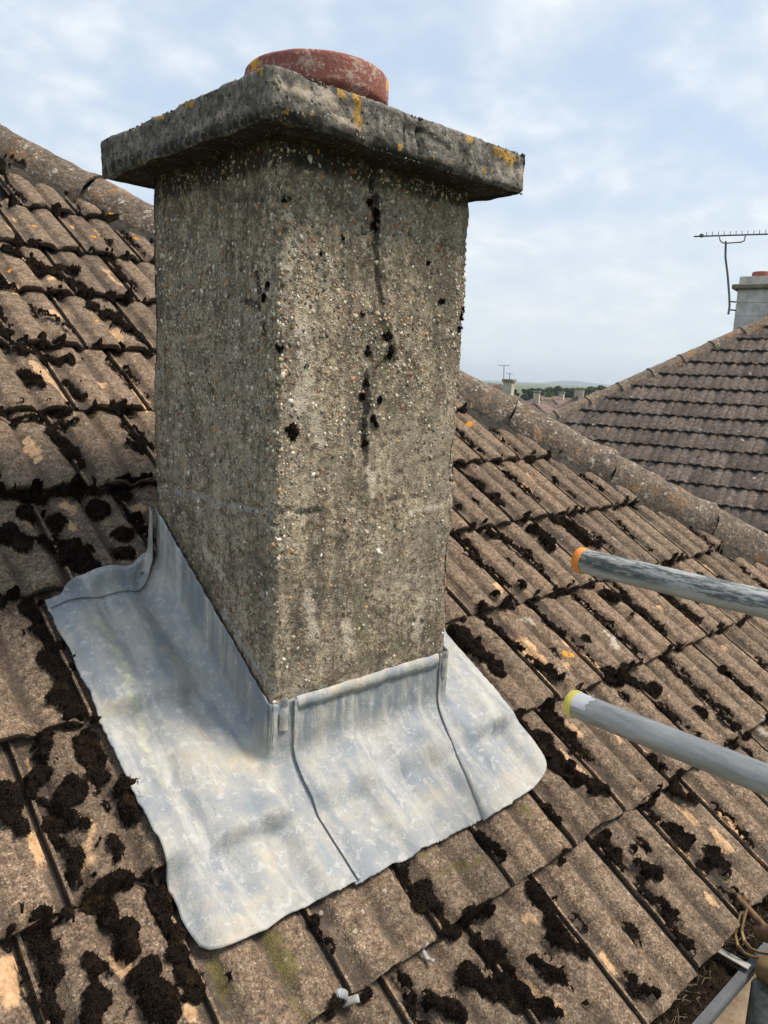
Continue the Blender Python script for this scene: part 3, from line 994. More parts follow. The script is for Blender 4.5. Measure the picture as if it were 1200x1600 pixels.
# ---- moss on the roof
keep = mossF > .03
yw = YE + VV * CA
keep &= (UU + yw < HIPC - .10) & ~((UU > -.002) & (UU < CW + .002) & (yw > 0) & (yw < CD))
# not on top of the lead
lead_zone = ((UU > -.222) & (UU < .63) & (yw > -.150) & (yw < .40))
keep &= ~lead_zone
Fm = np.clip(mossF, 0, 1)
lump = fbm(UU * 60, VV * 60, 0, 3, 51)
Hm = th(UU, VV) + np.sqrt(Fm) * (.021 + .008 * lump) - .0035 + .0022 * vn(UU * 230, VV * 230, 0, 55) * np.sqrt(Fm)
# drape over course steps: never sink below the tail of the course above
ids = np.full(UU.shape, -1)
ids[keep] = np.arange(keep.sum())
a = ids[:-1, :-1]; b_ = ids[1:, :-1]; c_ = ids[1:, 1:]; d_ = ids[:-1, 1:]
ok = (a >= 0) & (b_ >= 0) & (c_ >= 0) & (d_ >= 0)
Fq = np.stack([a[ok], b_[ok], c_[ok], d_[ok]], 1)
Vm = R2W(UU[keep], VV[keep], Hm[keep])


def tufts(P, Nn, rng, hmin, hmax, wid, lean=.55):
    """little three-sided shoots standing on the points P along Nn"""
    n = len(P)
    d = Nn + rng.normal(0, lean, (n, 3))
    d /= np.linalg.norm(d, axis=1)[:, None]
    a = np.cross(d, rng.normal(0, 1, (n, 3)))
    a /= np.linalg.norm(a, axis=1)[:, None]
    e = np.cross(d, a)
    h = rng.uniform(hmin, hmax, n)[:, None]
    w = (rng.uniform(.6, 1.2, n) * wid)[:, None]
    V = np.empty((n, 4, 3))
    for k_ in range(3):
        t = 2 * math.pi * k_ / 3
        V[:, k_] = P + w * (math.cos(t) * a + math.sin(t) * e) - d * .001
    V[:, 3] = P + d * h
    b = np.arange(n)[:, None] * 4
    Fc = np.concatenate([b + [0, 1, 3], b + [1, 2, 3], b + [2, 0, 3]], 0)
    return V.reshape(-1, 3), Fc


mo = mk('roof_moss', Vm, Fq, MT['moss'], None, True)
tag(mo, 'dark brown moss cushions growing on the tiled roof', 'moss', kind='stuff')
rng = np.random.default_rng(77)
pick = rng.choice(len(Fq), size=int(len(Fq) * 1.35))
w4 = rng.dirichlet((1, 1, 1, 1), len(pick))
Pt = (Vm[Fq[pick]] * w4[:, :, None]).sum(1)
fn = Fm[keep][Fq[pick]].mean(1)
Pt, = [Pt[fn > .08]]
nrm = np.tile(np.array([0, -SA * .5, CA]), (len(Pt), 1))
tv, tf = tufts(Pt, nrm, rng, .003, .010, .0014)
to = mk('moss_shoots', tv, tf, MT['moss'], mo, False, {'tip': np.tile([0, 0, 0, 1.0], len(Pt)) * np.repeat(rng.random(len(Pt)), 4)})
to['kind'] = 'stuff'

# ------------------------------------------------------------------ chimney
ZT = 0.965                                  # underside of the cap
HC = 0.0716
OV = 0.0725
chim = empty('chimney', (CW / 2, CD / 2, -.4), 'tall weathered pebbledash chimney with overhanging concrete cap and lead at its foot', 'chimney')


def face_uv(px, py, plane):
    d = ray(px, py)
    if plane == 'front':
        s = (0 - CAM[1]) / d[1]
        P = CAM + s * d
        return P[0], P[2], s
    if plane == 'left':
        s = (0 - CAM[0]) / d[0]
        P = CAM + s * d
        return P[1], P[2], s
    if plane == 'capfront':
        s = (-OV - CAM[1]) / d[1]
        P = CAM + s * d
        return P[0], P[2], s
    s = (-OV - CAM[0]) / d[0]
    P = CAM + s * d
    return P[1], P[2], s


def face_field(a, z, strokes, plane):
    out = np.zeros_like(a)
    for x1, y1, x2, y2, r in strokes:
        n = max(1, int(math.hypot(x2 - x1, y2 - y1) / (r * .7)) + 1)
        for k_ in range(n):
            f_ = k_ / max(1, n - 1) if n > 1 else 0
            a0, z0_, s = face_uv(x1 + (x2 - x1) * f_, y1 + (y2 - y1) * f_, plane)
            R = r * s / F_PX
            out = np.maximum(out, 1 - ((a - a0) ** 2 + (z - z0_) ** 2) / (R * R))
    return np.clip(out, 0, 1)


SH = {
    'front': dict(
        stain_shade=[(588, 310, 590, 375, 12), (582, 285, 580, 318, 10), (586, 380, 598, 480, 9), (600, 500, 615, 555, 18), (575, 545, 580, 560, 7), (572, 590, 575, 640, 12), (568, 660, 572, 720, 12), (455, 670, 458, 680, 16), (610, 540, 622, 560, 6), (440, 240, 715, 305, 20), (440, 232, 725, 300, 30), (600, 430, 606, 450, 5)],  # topmost strokes paint the cap's shadow into the sooty shaft head
        pale=[(455, 360, 450, 420, 14), (475, 470, 470, 520, 26), (480, 560, 470, 640, 28), (490, 640, 500, 690, 20), (515, 405, 517, 420, 9), (575, 720, 580, 770, 7), (585, 740, 582, 775, 8), (592, 840, 596, 870, 8), (445, 330, 450, 345, 10), (505, 455, 515, 460, 8), (640, 800, 690, 790, 7), (480, 930, 490, 990, 16), (540, 980, 550, 1020, 16), (660, 930, 650, 990, 16)],
        algae=[(560, 930, 570, 1030, 22), (590, 880, 570, 940, 14), (600, 520, 610, 640, 25), (620, 1010, 640, 1030, 20), (590, 280, 640, 300, 16)],
        mortar=[(470, 1090, 490, 1095, 16), (690, 1015, 692, 1020, 9)]),
    'left': dict(
        stain_shade=[(240, 300, 430, 240, 26), (240, 292, 430, 232, 38), (385, 470, 405, 480, 10), (410, 500, 412, 520, 10), (400, 420, 405, 460, 7)],  # long strokes up top: soot and cap shadow painted together
        pale=[(320, 860, 345, 900, 16), (370, 1000, 380, 1020, 10), (420, 400, 420, 460, 8)],
        algae=[(250, 800, 290, 860, 18), (300, 880, 330, 930, 14), (240, 560, 250, 760, 10)],
        mortar=[(240, 765, 262, 770, 8), (275, 768, 328, 780, 6), (340, 785, 425, 803, 5), (415, 800, 425, 810, 5), (350, 960, 425, 1080, 8)])}


def shaft_pt(a, z, side):
    """a: along the face 0..1"""
    wob = .0022 * fbm(a * 5 + side * 9.3, z * 9, 0, 3, 61) + .0016 * vn(a * 75 + side * 3, z * 150, 0, 64)
    w = CW if side in (0, 2) else CD
    c = .010
    # rounded, nibbled arrises
    dist = np.minimum(a, 1 - a) * w
    cr = c * (1 + .7 * vn(z * 22, side + np.where(a < .5, 0, 1) * 1.0, 0, 66))
    inset = np.where(dist < cr, (cr - np.sqrt(np.clip(cr ** 2 - (cr - dist) ** 2, 0, None))), 0) * .75
    d = wob - inset
    zj = ZJ + .004 * vn(a * 14 + side * 5, side, 0, 167)
    d = d - .008 * np.clip(.55 + vn(a * 16, side * 3, 0, 168), 0, 1) * np.exp(-((z - zj) / .0042) ** 2)
    if side == 0:
        xc = np.interp(z, CRK[:, 1], CRK[:, 0]) + .003 * vn(z * 130, 3, 0, 68)
        dep = np.clip(.5 + .8 * vn(z * 16, 8, 0, 69), 0, 1) * np.interp(z, [CRK[0, 1] - .02, CRK[0, 1], CRK[-1, 1]], [0, 1, 1])
        d = d - .011 * dep * np.exp(-((a * CW - xc) / .0052) ** 2)
    if side == 0:
        return np.stack([a * CW, -d, z], -1)
    if side == 1:
        return np.stack([CW + d, a * CD, z], -1)
    if side == 2:
        return np.stack([CW - a * CW, CD + d, z], -1)
    return np.stack([-d, CD - a * CD, z], -1)


ZJ = face_uv(425, 803, 'left')[1]
CRK = np.array([face_uv(x_, y_, 'front')[:2] for x_, y_ in ((572, 725), (570, 660), (573, 610), (590, 575), (612, 555), (608, 520), (600, 480), (592, 440), (585, 400), (584, 340), (583, 290))])
SV, SF, SAtt = [], [], {k_: [] for k_ in ('stain_shade', 'pale', 'algae', 'mortar')}
vb = 0
for side in range(4):
    na, nz_ = (92, 250) if side in (0, 3) else (30, 80)
    aa = np.linspace(0, 1, na)
    zz = np.linspace(-.42, ZT + .005, nz_)
    A_, Zg = np.meshgrid(aa, zz, indexing='ij')
    P = shaft_pt(A_, Zg, side)
    SV.append(P.reshape(-1, 3))
    SF.append(grid_faces(na, nz_) + vb)
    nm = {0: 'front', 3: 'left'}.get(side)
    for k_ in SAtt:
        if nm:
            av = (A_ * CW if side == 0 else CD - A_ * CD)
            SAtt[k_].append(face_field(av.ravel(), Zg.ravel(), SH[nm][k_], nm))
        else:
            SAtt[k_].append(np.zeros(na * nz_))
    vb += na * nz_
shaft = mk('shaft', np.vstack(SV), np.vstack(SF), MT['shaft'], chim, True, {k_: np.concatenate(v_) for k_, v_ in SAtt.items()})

# pebbles standing out of the render
ico_v, ico_f = None, None
t_ = (1 + 5 ** .5) / 2
ico_v = np.array([(-1, t_, 0), (1, t_, 0), (-1, -t_, 0), (1, -t_, 0), (0, -1, t_), (0, 1, t_), (0, -1, -t_), (0, 1, -t_), (t_, 0, -1), (t_, 0, 1), (-t_, 0, -1), (-t_, 0, 1)]) / math.sqrt(1 + t_ * t_)
ico_f = np.array([(0, 11, 5), (0, 5, 1), (0, 1, 7), (0, 7, 10), (0, 10, 11), (1, 5, 9), (5, 11, 4), (11, 10, 2), (10, 7, 6), (7, 1, 8), (3, 9, 4), (3, 4, 2), (3, 2, 6), (3, 6, 8), (3, 8, 9), (4, 9, 5), (2, 4, 11), (6, 2, 10), (8, 6, 7), (9, 8, 1)])
PVs, PFs, PTs = [], [], []
rng = np.random.default_rng(21)
cnt = 0
for side, n in ((0, 11500), (3, 13000), (1, 1500), (2, 500)):
    a = rng.random(n)
    z = rng.uniform(-.13, ZT - .004, n)
    # fewer stones survive low down; a thick crop on the front arris and the upper part
    pr = np.clip(.22 + .78 * np.clip((z - .25) / .5, 0, 1), 0, 1)
    ar = np.exp(-((a if side == 0 else 1 - a) / .10) ** 2) if side in (0, 3) else 0
    pr = np.clip(pr * (.35 + .9 * np.clip(fbm(a * 6, z * 10, side, 3, 71) * .9 + .4, 0, 1)) + .35 * ar * (z > .3), 0, 1)
    kp = rng.random(n) < pr
    a, z = a[kp], z[kp]
    c = shaft_pt(a, z, side)
    nv = {0: (0, -1, 0), 1: (1, 0, 0), 2: (0, 1, 0), 3: (-1, 0, 0)}[side]
    ta = {0: (1, 0, 0), 1: (0, 1, 0), 2: (-1, 0, 0), 3: (0, -1, 0)}[side]
    nv, ta, tz = np.array(nv, float), np.array(ta, float), np.array((0, 0, 1.))
    m_ = len(a)
    big_ = np.exp(-((a if side == 0 else 1 - a) / .12) ** 2) if side in (0, 3) else np.zeros(m_)
    r = np.clip(rng.lognormal(math.log(.00175), .45, m_), .0009, .0050) * (1 + .22 * big_)
    ang = rng.uniform(0, math.pi, m_)
    el = rng.uniform(1.0, 1.7, m_)
    fl = rng.uniform(.32, .62, m_)
    sh = ico_v[None] * (1 + .16 * rng.normal(0, 1, (m_, 12, 1)))
    x = sh[:, :, 0] * (r * el)[:, None]
    y = sh[:, :, 1] * r[:, None]
    d = sh[:, :, 2] * (r * fl)[:, None]
    x2 = x * np.cos(ang)[:, None] - y * np.sin(ang)[:, None]
    y2 = x * np.sin(ang)[:, None] + y * np.cos(ang)[:, None]
    P = c[:, None, :] + x2[..., None] * ta + y2[..., None] * tz + (d - r[:, None] * .10)[..., None] * nv
    PVs.append(P.reshape(-1, 3))
    PFs.append((ico_f[None] + (np.arange(m_) * 12)[:, None, None]).reshape(-1, 3) + cnt)
    PTs.append(np.repeat(rng.random(m_) ** .9, 12))
    cnt += m_ * 12
pb = mk('pebbles', np.vstack(PVs), np.vstack(PFs), MT['pebble'], chim, True, {'tone': np.concatenate(PTs)})
pb['kind'] = 'stuff'

# cap: a cast slab with worn arrises and a fine vertical crack in its front edge
CX0, CX1, CY0, CY1 = -OV, CW + OV, -OV, CD + OV
CAPF = {
    'orange': [(250, 180, 258, 182, 12), (290, 158, 298, 160, 11), (402, 108, 408, 112, 9), (556, 150, 560, 190, 11), (530, 140, 535, 150, 7), (626, 229, 627, 230, 6), (733, 218, 735, 222, 10), (775, 235, 800, 250, 12), (755, 268, 758, 270, 7)],
    'pale': [(430, 130, 480, 150, 14), (510, 150, 530, 185, 22), (545, 195, 570, 200, 10), (430, 170, 440, 180, 8), (780, 260, 810, 270, 14), (300, 200, 360, 170, 9)],
    'stain_shade': [(633, 175, 634, 230, 5), (428, 128, 434, 140, 6), (640, 190, 700, 230, 8), (165, 262, 260, 232, 15), (260, 232, 425, 172, 17), (425, 172, 620, 235, 16), (620, 235, 750, 285, 12)]}  # crack and lower edges darkened


def cap_side(a0, a1, fixed, ax, sgn, na, nh=14):
    aa = np.linspace(0, 1, na)
    hh = np.linspace(0, 1, nh)
    A_, H_ = np.meshgrid(aa, hh, indexing='ij')
    L = abs(a1 - a0)
    z = ZT + H_ * HC
    d = .0045 * fbm(A_ * 9 + fixed * 31, H_ * 2.2, ax, 3, 81) + .0022 * vn(A_ * 70, H_ * 9, ax * 3.3 + fixed, 84)
    rd = .008
    e = np.minimum(H_, 1 - H_) * HC
    ins = np.where(e < rd, rd - np.sqrt(np.clip(rd ** 2 - (rd - e) ** 2, 0, None)), 0) * .8
    ec = np.minimum(A_, 1 - A_) * L
    ins = ins + np.where(ec < rd, rd - np.sqrt(np.clip(rd ** 2 - (rd - ec) ** 2, 0, None)), 0) * .7
    if ax == 0 and sgn < 0:                      # crack
        xc = a0 + (a1 - a0) * A_
        ins = ins + .010 * np.exp(-((xc - .232 - .004 * np.sin(H_ * 7)) / .0035) ** 2)
    d = d - ins
    p = a0 + (a1 - a0) * A_
    z = z + .003 * vn(A_ * 14, fixed * 5 + ax, 0, 86) * (2 * H_ - 1)
    if ax == 0:
        P = np.stack([p, fixed + sgn * d, z], -1)
    else:
        P = np.stack([fixed + sgn * d, p, z], -1)
    return P, A_, H_, p, z


KV, KF, KA = [], [], {'orange': [], 'pale': [], 'stain_shade': []}
vb = 0
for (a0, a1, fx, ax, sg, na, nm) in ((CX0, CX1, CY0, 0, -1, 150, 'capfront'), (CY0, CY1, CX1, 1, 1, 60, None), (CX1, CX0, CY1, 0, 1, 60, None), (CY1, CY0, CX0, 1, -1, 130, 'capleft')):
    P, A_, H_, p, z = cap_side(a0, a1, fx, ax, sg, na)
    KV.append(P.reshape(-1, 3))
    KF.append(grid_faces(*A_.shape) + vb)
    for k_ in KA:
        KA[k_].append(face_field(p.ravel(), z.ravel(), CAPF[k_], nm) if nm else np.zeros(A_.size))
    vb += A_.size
for top in (0, 1):
    aa = np.linspace(0, 1, 40)
    A_, B_ = np.meshgrid(aa, aa, indexing='ij')
    io = .011 if top else .005
    x = CX0 + io + (CX1 - CX0 - 2 * io) * A_
    y = CY0 + io + (CY1 - CY0 - 2 * io) * B_
    ed = np.minimum(np.minimum(A_, 1 - A_), np.minimum(B_, 1 - B_))
    z = (ZT + HC + .028 * np.clip(ed * 3, 0, 1)) if top else (ZT + .0045 + 0 * x)
    z = z + .003 * vn(x * 30, y * 30, top, 88) * np.clip(ed * 20, 0, 1)
    KV.append(np.stack([x, y, z], -1).reshape(-1, 3))
    f_ = grid_faces(40, 40) + vb
    KF.append(f_ if top else f_[:, ::-1])
    for k_ in KA:
        KA[k_].append(np.full(1600, 1.0 if (k_ == 'stain_shade' and not top) else 0.0))  # underside darkened all over
    vb += 1600
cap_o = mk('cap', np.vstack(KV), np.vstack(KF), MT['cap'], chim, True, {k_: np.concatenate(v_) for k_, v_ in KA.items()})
# crumbs of lichen and grit along the upper arris and under the drip edge
rng = np.random.default_rng(31)
cv_, cf_, n0_ = [], [], 0
for k_ in range(520):
    e = rng.integers(0, 4)
    f_ = rng.random()
    top = rng.random() < .62
    x, y = [(CX0 + f_ * (CX1 - CX0), CY0 + .006), (CX0 + .006, CY0 + f_ * (CY1 - CY0)), (CX1 - .006, CY0 + f_ * (CY1 - CY0)), (CX0 + f_ * (CX1 - CX0), CY1 - .006)][e]
    r = rng.uniform(.0012, .0036) if top else rng.uniform(.001, .0022)
    zc = ZT + HC - .002 if top else ZT + .001
    P = ico_v * r * (1 + .3 * rng.normal(0, 1, (12, 1))) + [x, y, zc]
    cv_.append(P)
    cf_.append(ico_f + n0_)
    n0_ += 12
gr = mk('lichen_crumbs', np.vstack(cv_), np.vstack(cf_), MT['cap'], cap_o, False, {k_: np.zeros(n0_) for k_ in ('orange', 'pale', 'stain_shade')})
gr['kind'] = 'stuff'

# terracotta pot
PC, PR, PZ = (.238, .226), .138, 1.168
prf = [(.106, 1.00), (.110, 1.06), (.116, PZ - .062), (.119, PZ - .058), (.134, PZ - .056), (.1385, PZ - .052), (.1395, PZ - .046), (.1395, PZ - .012), (.1385, PZ - .005), (.135, PZ - .001), (.131, PZ), (.118, PZ), (.112, PZ - .01), (.108, 1.08), (.106, 1.02)]
nth = 72
V, Fc = [], []
orr = []
for k_, (r, z) in enumerate(prf):
    for t in range(nth):
        an = 2 * math.pi * t / nth
        rr = r + .0012 * float(vn(math.cos(an) * 5, math.sin(an) * 5, z * 60, 91))
        V.append((PC[0] + rr * math.cos(an), PC[1] + rr * math.sin(an), z + .001 * float(vn(math.cos(an) * 4, math.sin(an) * 4, 1, 92))))
        Q = np.array(V[-1])
        dd = Q - CAM
        qx, qy = 600 + F_PX * (dd @ AR) / (dd @ AF), 800 - F_PX * (dd @ AU) / (dd @ AF)
        orr.append(max(0, 1 - ((qx - 604) ** 2 + (qy - 135) ** 2) / 196, 1 - ((qx - 396) ** 2 + (qy - 95) ** 2) / 150))
for k_ in range(len(prf) - 1):
    for t in range(nth):
        t2 = (t + 1) % nth
        Fc.append((k_ * nth + t, k_ * nth + t2, (k_ + 1) * nth + t2, (k_ + 1) * nth + t))
pot = mk('pot', V, Fc, MT['pot'], chim, True, {'orange': orr})
pot.data.set_sharp_from_angle(angle=math.radians(50))
settle(chim)

# moss cushions on the shaft
CM = [('front', 455, 672, 17, 18), ('front', 590, 328, 9, 12), ('front', 588, 350, 8, 12), ('front', 578, 318, 6, 6), ('front', 668, 410, 6, 4), ('front', 500, 397, 6, 5), ('front', 573, 600, 7, 8), ('front', 585, 655, 9, 9), ('front', 604, 520, 9, 10), ('front', 612, 548, 8, 12), ('front', 575, 548, 7, 7), ('front', 566, 620, 6, 9),
      ('front', 566, 492, 6, 6), ('front', 502, 515, 6, 7), ('front', 690, 470, 5, 5), ('front', 535, 372, 5, 4), ('left', 412, 465, 8, 10), ('left', 418, 445, 6, 9), ('front', 436, 545, 8, 8), ('front', 480, 572, 5, 5), ('front', 446, 312, 6, 7), ('front', 594, 625, 6, 6), ('front', 570, 690, 6, 8), ('front', 722, 490, 6, 14), ('front', 718, 515, 5, 10)]
rng = np.random.default_rng(41)
cV, cF, tP, tN, n0_ = [], [], [], [], 0
for side, px, py, rx, ry in CM:
    a0, z0_, s = face_uv(px, py, side)
    for k_ in range(7):
        q = rng.normal(0, .42, 2)
        c = np.array((a0 + q[0] * rx * s / F_PX, 0, z0_ + q[1] * ry * s / F_PX)) if side == 'front' else np.array((0, a0 + q[0] * rx * s / F_PX, z0_ + q[1] * ry * s / F_PX))
        R = .46 * min(rx, ry) * s / F_PX * rng.uniform(.6, 1.1)
        nv = np.array((0, -1., 0)) if side == 'front' else np.array((-1., 0, 0))
        P = ico_v * R * (1 + .2 * rng.normal(0, 1, (12, 1)))
        P = P - np.outer(P @ nv, nv) * .45
        cV.append(P + c)
        cF.append(ico_f + n0_)
        n0_ += 12
        for _ in range(26):
            d = rng.normal(0, 1, 3)
            d /= np.linalg.norm(d)
            if d @ nv < -.1:
                continue
            pp = d * R
            tP.append(c + pp - nv * (pp @ nv) * .45)
            tN.append(d)
cm = mk('chimney_moss', np.vstack(cV), np.vstack(cF), MT['moss'], None, True)
tag(cm, 'small dark moss tufts clinging to the chimney faces', 'moss', kind='stuff')
tv, tf = tufts(np.array(tP), np.array(tN), rng, .002, .0045, .0011, .4)
q_ = mk('moss_shoots', tv, tf, MT['moss'], cm)
q_['kind'] = 'stuff'

# ------------------------------------------------------------------ lead flashing
# smoothed tile relief under the sheets
LU = np.arange(-.36, .80, .005)
LV = np.arange((-.30 - YE) / CA, (.62 - YE) / CA, .005)
LG, LH = np.meshgrid(LU, LV, indexing='ij')
hm = th(LG, LH)
mx = hm.copy()
for dx_ in range(-2, 3):
    for dy_ in range(-2, 3):
        mx = np.maximum(mx, np.roll(np.roll(hm, dx_, 0), dy_, 1))
sm = mx.copy()
for _ in range(4):
    sm = (np.roll(sm, 1, 0) + np.roll(sm, -1, 0) + sm * 2) / 4
for _ in range(3):
    sm = (np.roll(sm, 1, 1) + np.roll(sm, -1, 1) + sm * 2) / 4
relief = np.maximum(sm, hm + .004)
for _ in range(4):
    relief = (np.roll(relief, 1, 0) + np.roll(relief, -1, 0) + np.roll(relief, 1, 1) + np.roll(relief, -1, 1) + relief * 2) / 6
relief = np.maximum(relief, hm + .003)


def rel(x, y):
    u = x
    v = (y - YE) / CA
    fa = np.clip((u - LU[0]) / .005, 0, len(LU) - 1.001)
    fb = np.clip((v - LV[0]) / .005, 0, len(LV) - 1.001)
    a, b = fa.astype(int), fb.astype(int)
    ta, tb = fa - a, fb - b
    return (relief[a, b] * (1 - ta) * (1 - tb) + relief[a + 1, b] * ta * (1 - tb) + relief[a, b + 1] * (1 - ta) * tb + relief[a + 1, b + 1] * ta * tb)


HUP = .135 + .020


def lead_piece(name, cols, parent, off=0.0, nsk=44, yellow=None, r0=.066, topn=.003):
    """cols: list of (bx, by, nx, ny, extent, upstand height)"""
    cols = np.array(cols, float)
    n = len(cols)
    prof_d, prof_h, prof_s = [], [], []
    for k_ in range(12):
        f_ = k_ / 12
        prof_s.append(('w', f_))
    for k_ in range(10):
        prof_s.append(('c', k_ / 10))
    for k_ in range(nsk + 1):
        prof_s.append(('s', k_ / nsk))
    ns = len(prof_s)
    P = np.zeros((n, ns, 3))
    dark = np.zeros((n, ns))
    wall = np.zeros((n, ns))
    tpar = np.arange(n) * .013
    for m_, (ty, f_) in enumerate(prof_s):
        bx, by, nx_, ny_, E_, hu = cols.T
        r = np.minimum(r0, hu * .8)
        wn_ = .0025 * vn(tpar * 40, 1, 0, 101) * topn / .003
        if ty == 'w':
            d = .004 + .0015 * vn(tpar * 60, f_ * 4, 0, 102) + 0 * bx
            hz = hu + wn_ + (r - hu) * f_
            if f_ < .12:
                dark[:, m_] = .45
        elif ty == 'c':
            an = f_ * math.pi / 2
            d = .004 + r * (1 - np.cos(an))
            hz = r * (1 - np.sin(an))
        else:
            e = E_ * (1 + .012 * vn(tpar * 14, 3, 0, 103) + .008 * vn(tpar * 75, 5, 0, 104))
            d = .004 + r + (np.maximum(e - r - .004, .001)) * f_
            hz = 0 * bx
        x, y = bx + nx_ * d, by + ny_ * d
        wgt = np.clip((d - .01) / .05, 0, 1)
        wh = {'w': 0.0, 'c': f_, 's': 1.0}[ty]
        rl = rel(x, y)
        base = .020
        hh = np.maximum(hz + base + (rl + .0085 - base) * wh, (rl + .0095) if ty != 'w' else 0) + .0012 * vn(x * 35, y * 35, 0, 105) * wgt + off
        wall[:, m_] = np.clip(hz / HUP * 1.3, 0, 1)
        Pw = np.stack([x + nx_ * off, y + ny_ * off, zpl(x, y) + hh], -1)
        Ps = R2W(x, (y - YE) / CA, hh)
        P[:, m_] = Pw * (1 - wgt)[:, None] + Ps * wgt[:, None]
    Q = P.reshape(-1, 3)
    yl = np.zeros(len(Q))
    if yellow:
        dd = Q - CAM
        w_ = dd @ AF
        qx, qy = 600 + F_PX * (dd @ AR) / w_, 800 - F_PX * (dd @ AU) / w_
        for x1, y1, x2, y2, r in yellow:
            t = np.clip(((qx - x1) * (x2 - x1) + (qy - y1) * (y2 - y1)) / ((x2 - x1) ** 2 + (y2 - y1) ** 2 + 1e-6), 0, 1)
            yl = np.maximum(yl, 1 - ((qx - x1 - t * (x2 - x1)) ** 2 + (qy - y1 - t * (y2 - y1)) ** 2) / r ** 2)
    o = mk(name, Q, grid_faces(n, ns), MT['lead'], parent, True, {'yellow': np.clip(yl, 0, 1), 'dark': dark.ravel(), 'wall': wall.ravel()})
    s_ = o.modifiers.new('thickness', 'SOLIDIFY')
    s_.thickness = .0025
    s_.offset = 0
    return o


flash = empty('lead_flashing', (.2, -.08, -.22), 'pale grey lead flashing dressed over the tiles round the foot of the chimney', 'flashing')
# left side sheet, turning the front corner
cols = [(0, y, -1, 0, .243, HUP) for y in np.linspace(.425, .012, 70)]


def fan(cx_, cy_, a0, a1, ex, ey, n, p=10.0):
    out = []
    for k_ in range(n):
        an = a0 + (a1 - a0) * (k_ + .5) / n
        nx_, ny_ = math.cos(an), math.sin(an)
        E_ = ((abs(nx_) / ex) ** p + (abs(ny_) / ey) ** p) ** (-1 / p)
        out.append((cx_, cy_, nx_, ny_, E_, HUP))
    return out


cols += fan(0, 0, math.pi, 1.5 * math.pi, .243, .176, 34)
cols += [(x, 0, 0, -1, .178, HUP) for x in np.linspace(.002, .046, 12)]
lead_piece('side_sheet', cols, flash, .0035, yellow=[(165, 975, 205, 1080, 16), (205, 1080, 232, 1180, 14), (232, 1180, 255, 1230, 10), (150, 970, 170, 990, 12)])
cols = []
for x in np.linspace(.036, .446, 80):
    k_ = max(0, (x - .036) / .41)
    nx_ = -.36 * k_ ** 2.2
    cols.append((x, 0, nx_, -1, .180 + .004 * k_, HUP))
lead_piece('front_apron', cols, flash, 0.0)
cols = []
for x in np.linspace(.432, .449, 8):
    k_ = 1 - (x - .432) / .017
    cols.append((x, 0, -.36 * k_, -1, .186, HUP))
cols += fan(CW, 0, 1.5 * math.pi, 2 * math.pi, .178, .182, 30, 4.5)
cols += [(CW, y, 1, 0, .180, HUP) for y in np.linspace(.004, .40, 60)]
lead_piece('corner_sheet', cols, flash, .0035)
# folded seam running down from the near corner
lead_piece('seam', [(x, 0, 0, -1, .176, HUP - .004) for x in np.linspace(.0415, .0475, 5)], flash, .0085)
# upper sheet lapping over the side sheet on the left
cols = []
for y in np.linspace(.408, .452, 16):
    f_ = (y - .408) / .044
    cols.append((-.004 - .010 * (1 - f_), y, -1, 0, .225 - .05 * f_, HUP * (1.02 - .75 * np.clip((f_ - .35) / .5, 0, 1))))
lead_piece('upper_sheet', cols, flash, .0075)
# folded welt along the head of the apron and the two corner tabs
V, Fc = [], []
xs = np.linspace(.052, .425, 60)
for x in xs:
    w1 = .0016 * float(vn(x * 40, 2, 0, 111))
    w2 = .0020 * float(vn(x * 55, 4, 0, 112))
    z1 = zpl(0, 0) + HUP + .020 + w1
    zb = z1 - .0215 - .004 * (x - .05) / .37 + w2
    V += [(x, -.003, z1 + .001), (x, -.0085 + w1 * .5, z1 - .001), (x, -.0115 + w2, (z1 + zb) / 2), (x, -.0095, zb), (x, -.005, zb - .0005)]
Fc = [(5 * a_ + b, 5 * a_ + b + 1, 5 * a_ + b + 6, 5 * a_ + b + 5) for a_ in range(59) for b in range(4)]
o = mk('welt', V, Fc, MT['lead'], flash, True, {'yellow': np.zeros(len(V)), 'dark': np.zeros(len(V))})
for x0, x1, zt_ in ((.010, .030, .012), (.434, .450, .006)):
    z1 = zpl(0, 0) + HUP + .020
    V = []
    for f_ in np.linspace(0, 1, 9):
        z = z1 + zt_ * (1 - f_) - .052 * f_
        pk = .35 if f_ == 0 else 1
        xm = (x0 + x1) / 2
        for g in (-1, -.6, 0, .6, 1):
            V.append((xm + g * (x1 - x0) / 2 * pk, -.0105 - .005 * (1 - g * g) + .0015 * math.sin(f_ * 9 + g) - .0005 * f_, z))
    Fc = [(5 * a_ + b, 5 * a_ + b + 1, 5 * a_ + b + 6, 5 * a_ + b + 5) for a_ in range(8) for b in range(4)]
    dk = [(.8 if 1 <= k_ // 5 <= 2 and 1 <= k_ % 5 <= 3 else 0) for k_ in range(45)]
    mk('corner_tab', V, Fc, MT['lead'], flash, True, {'yellow': np.zeros(45), 'dark': dk})
settle(flash)

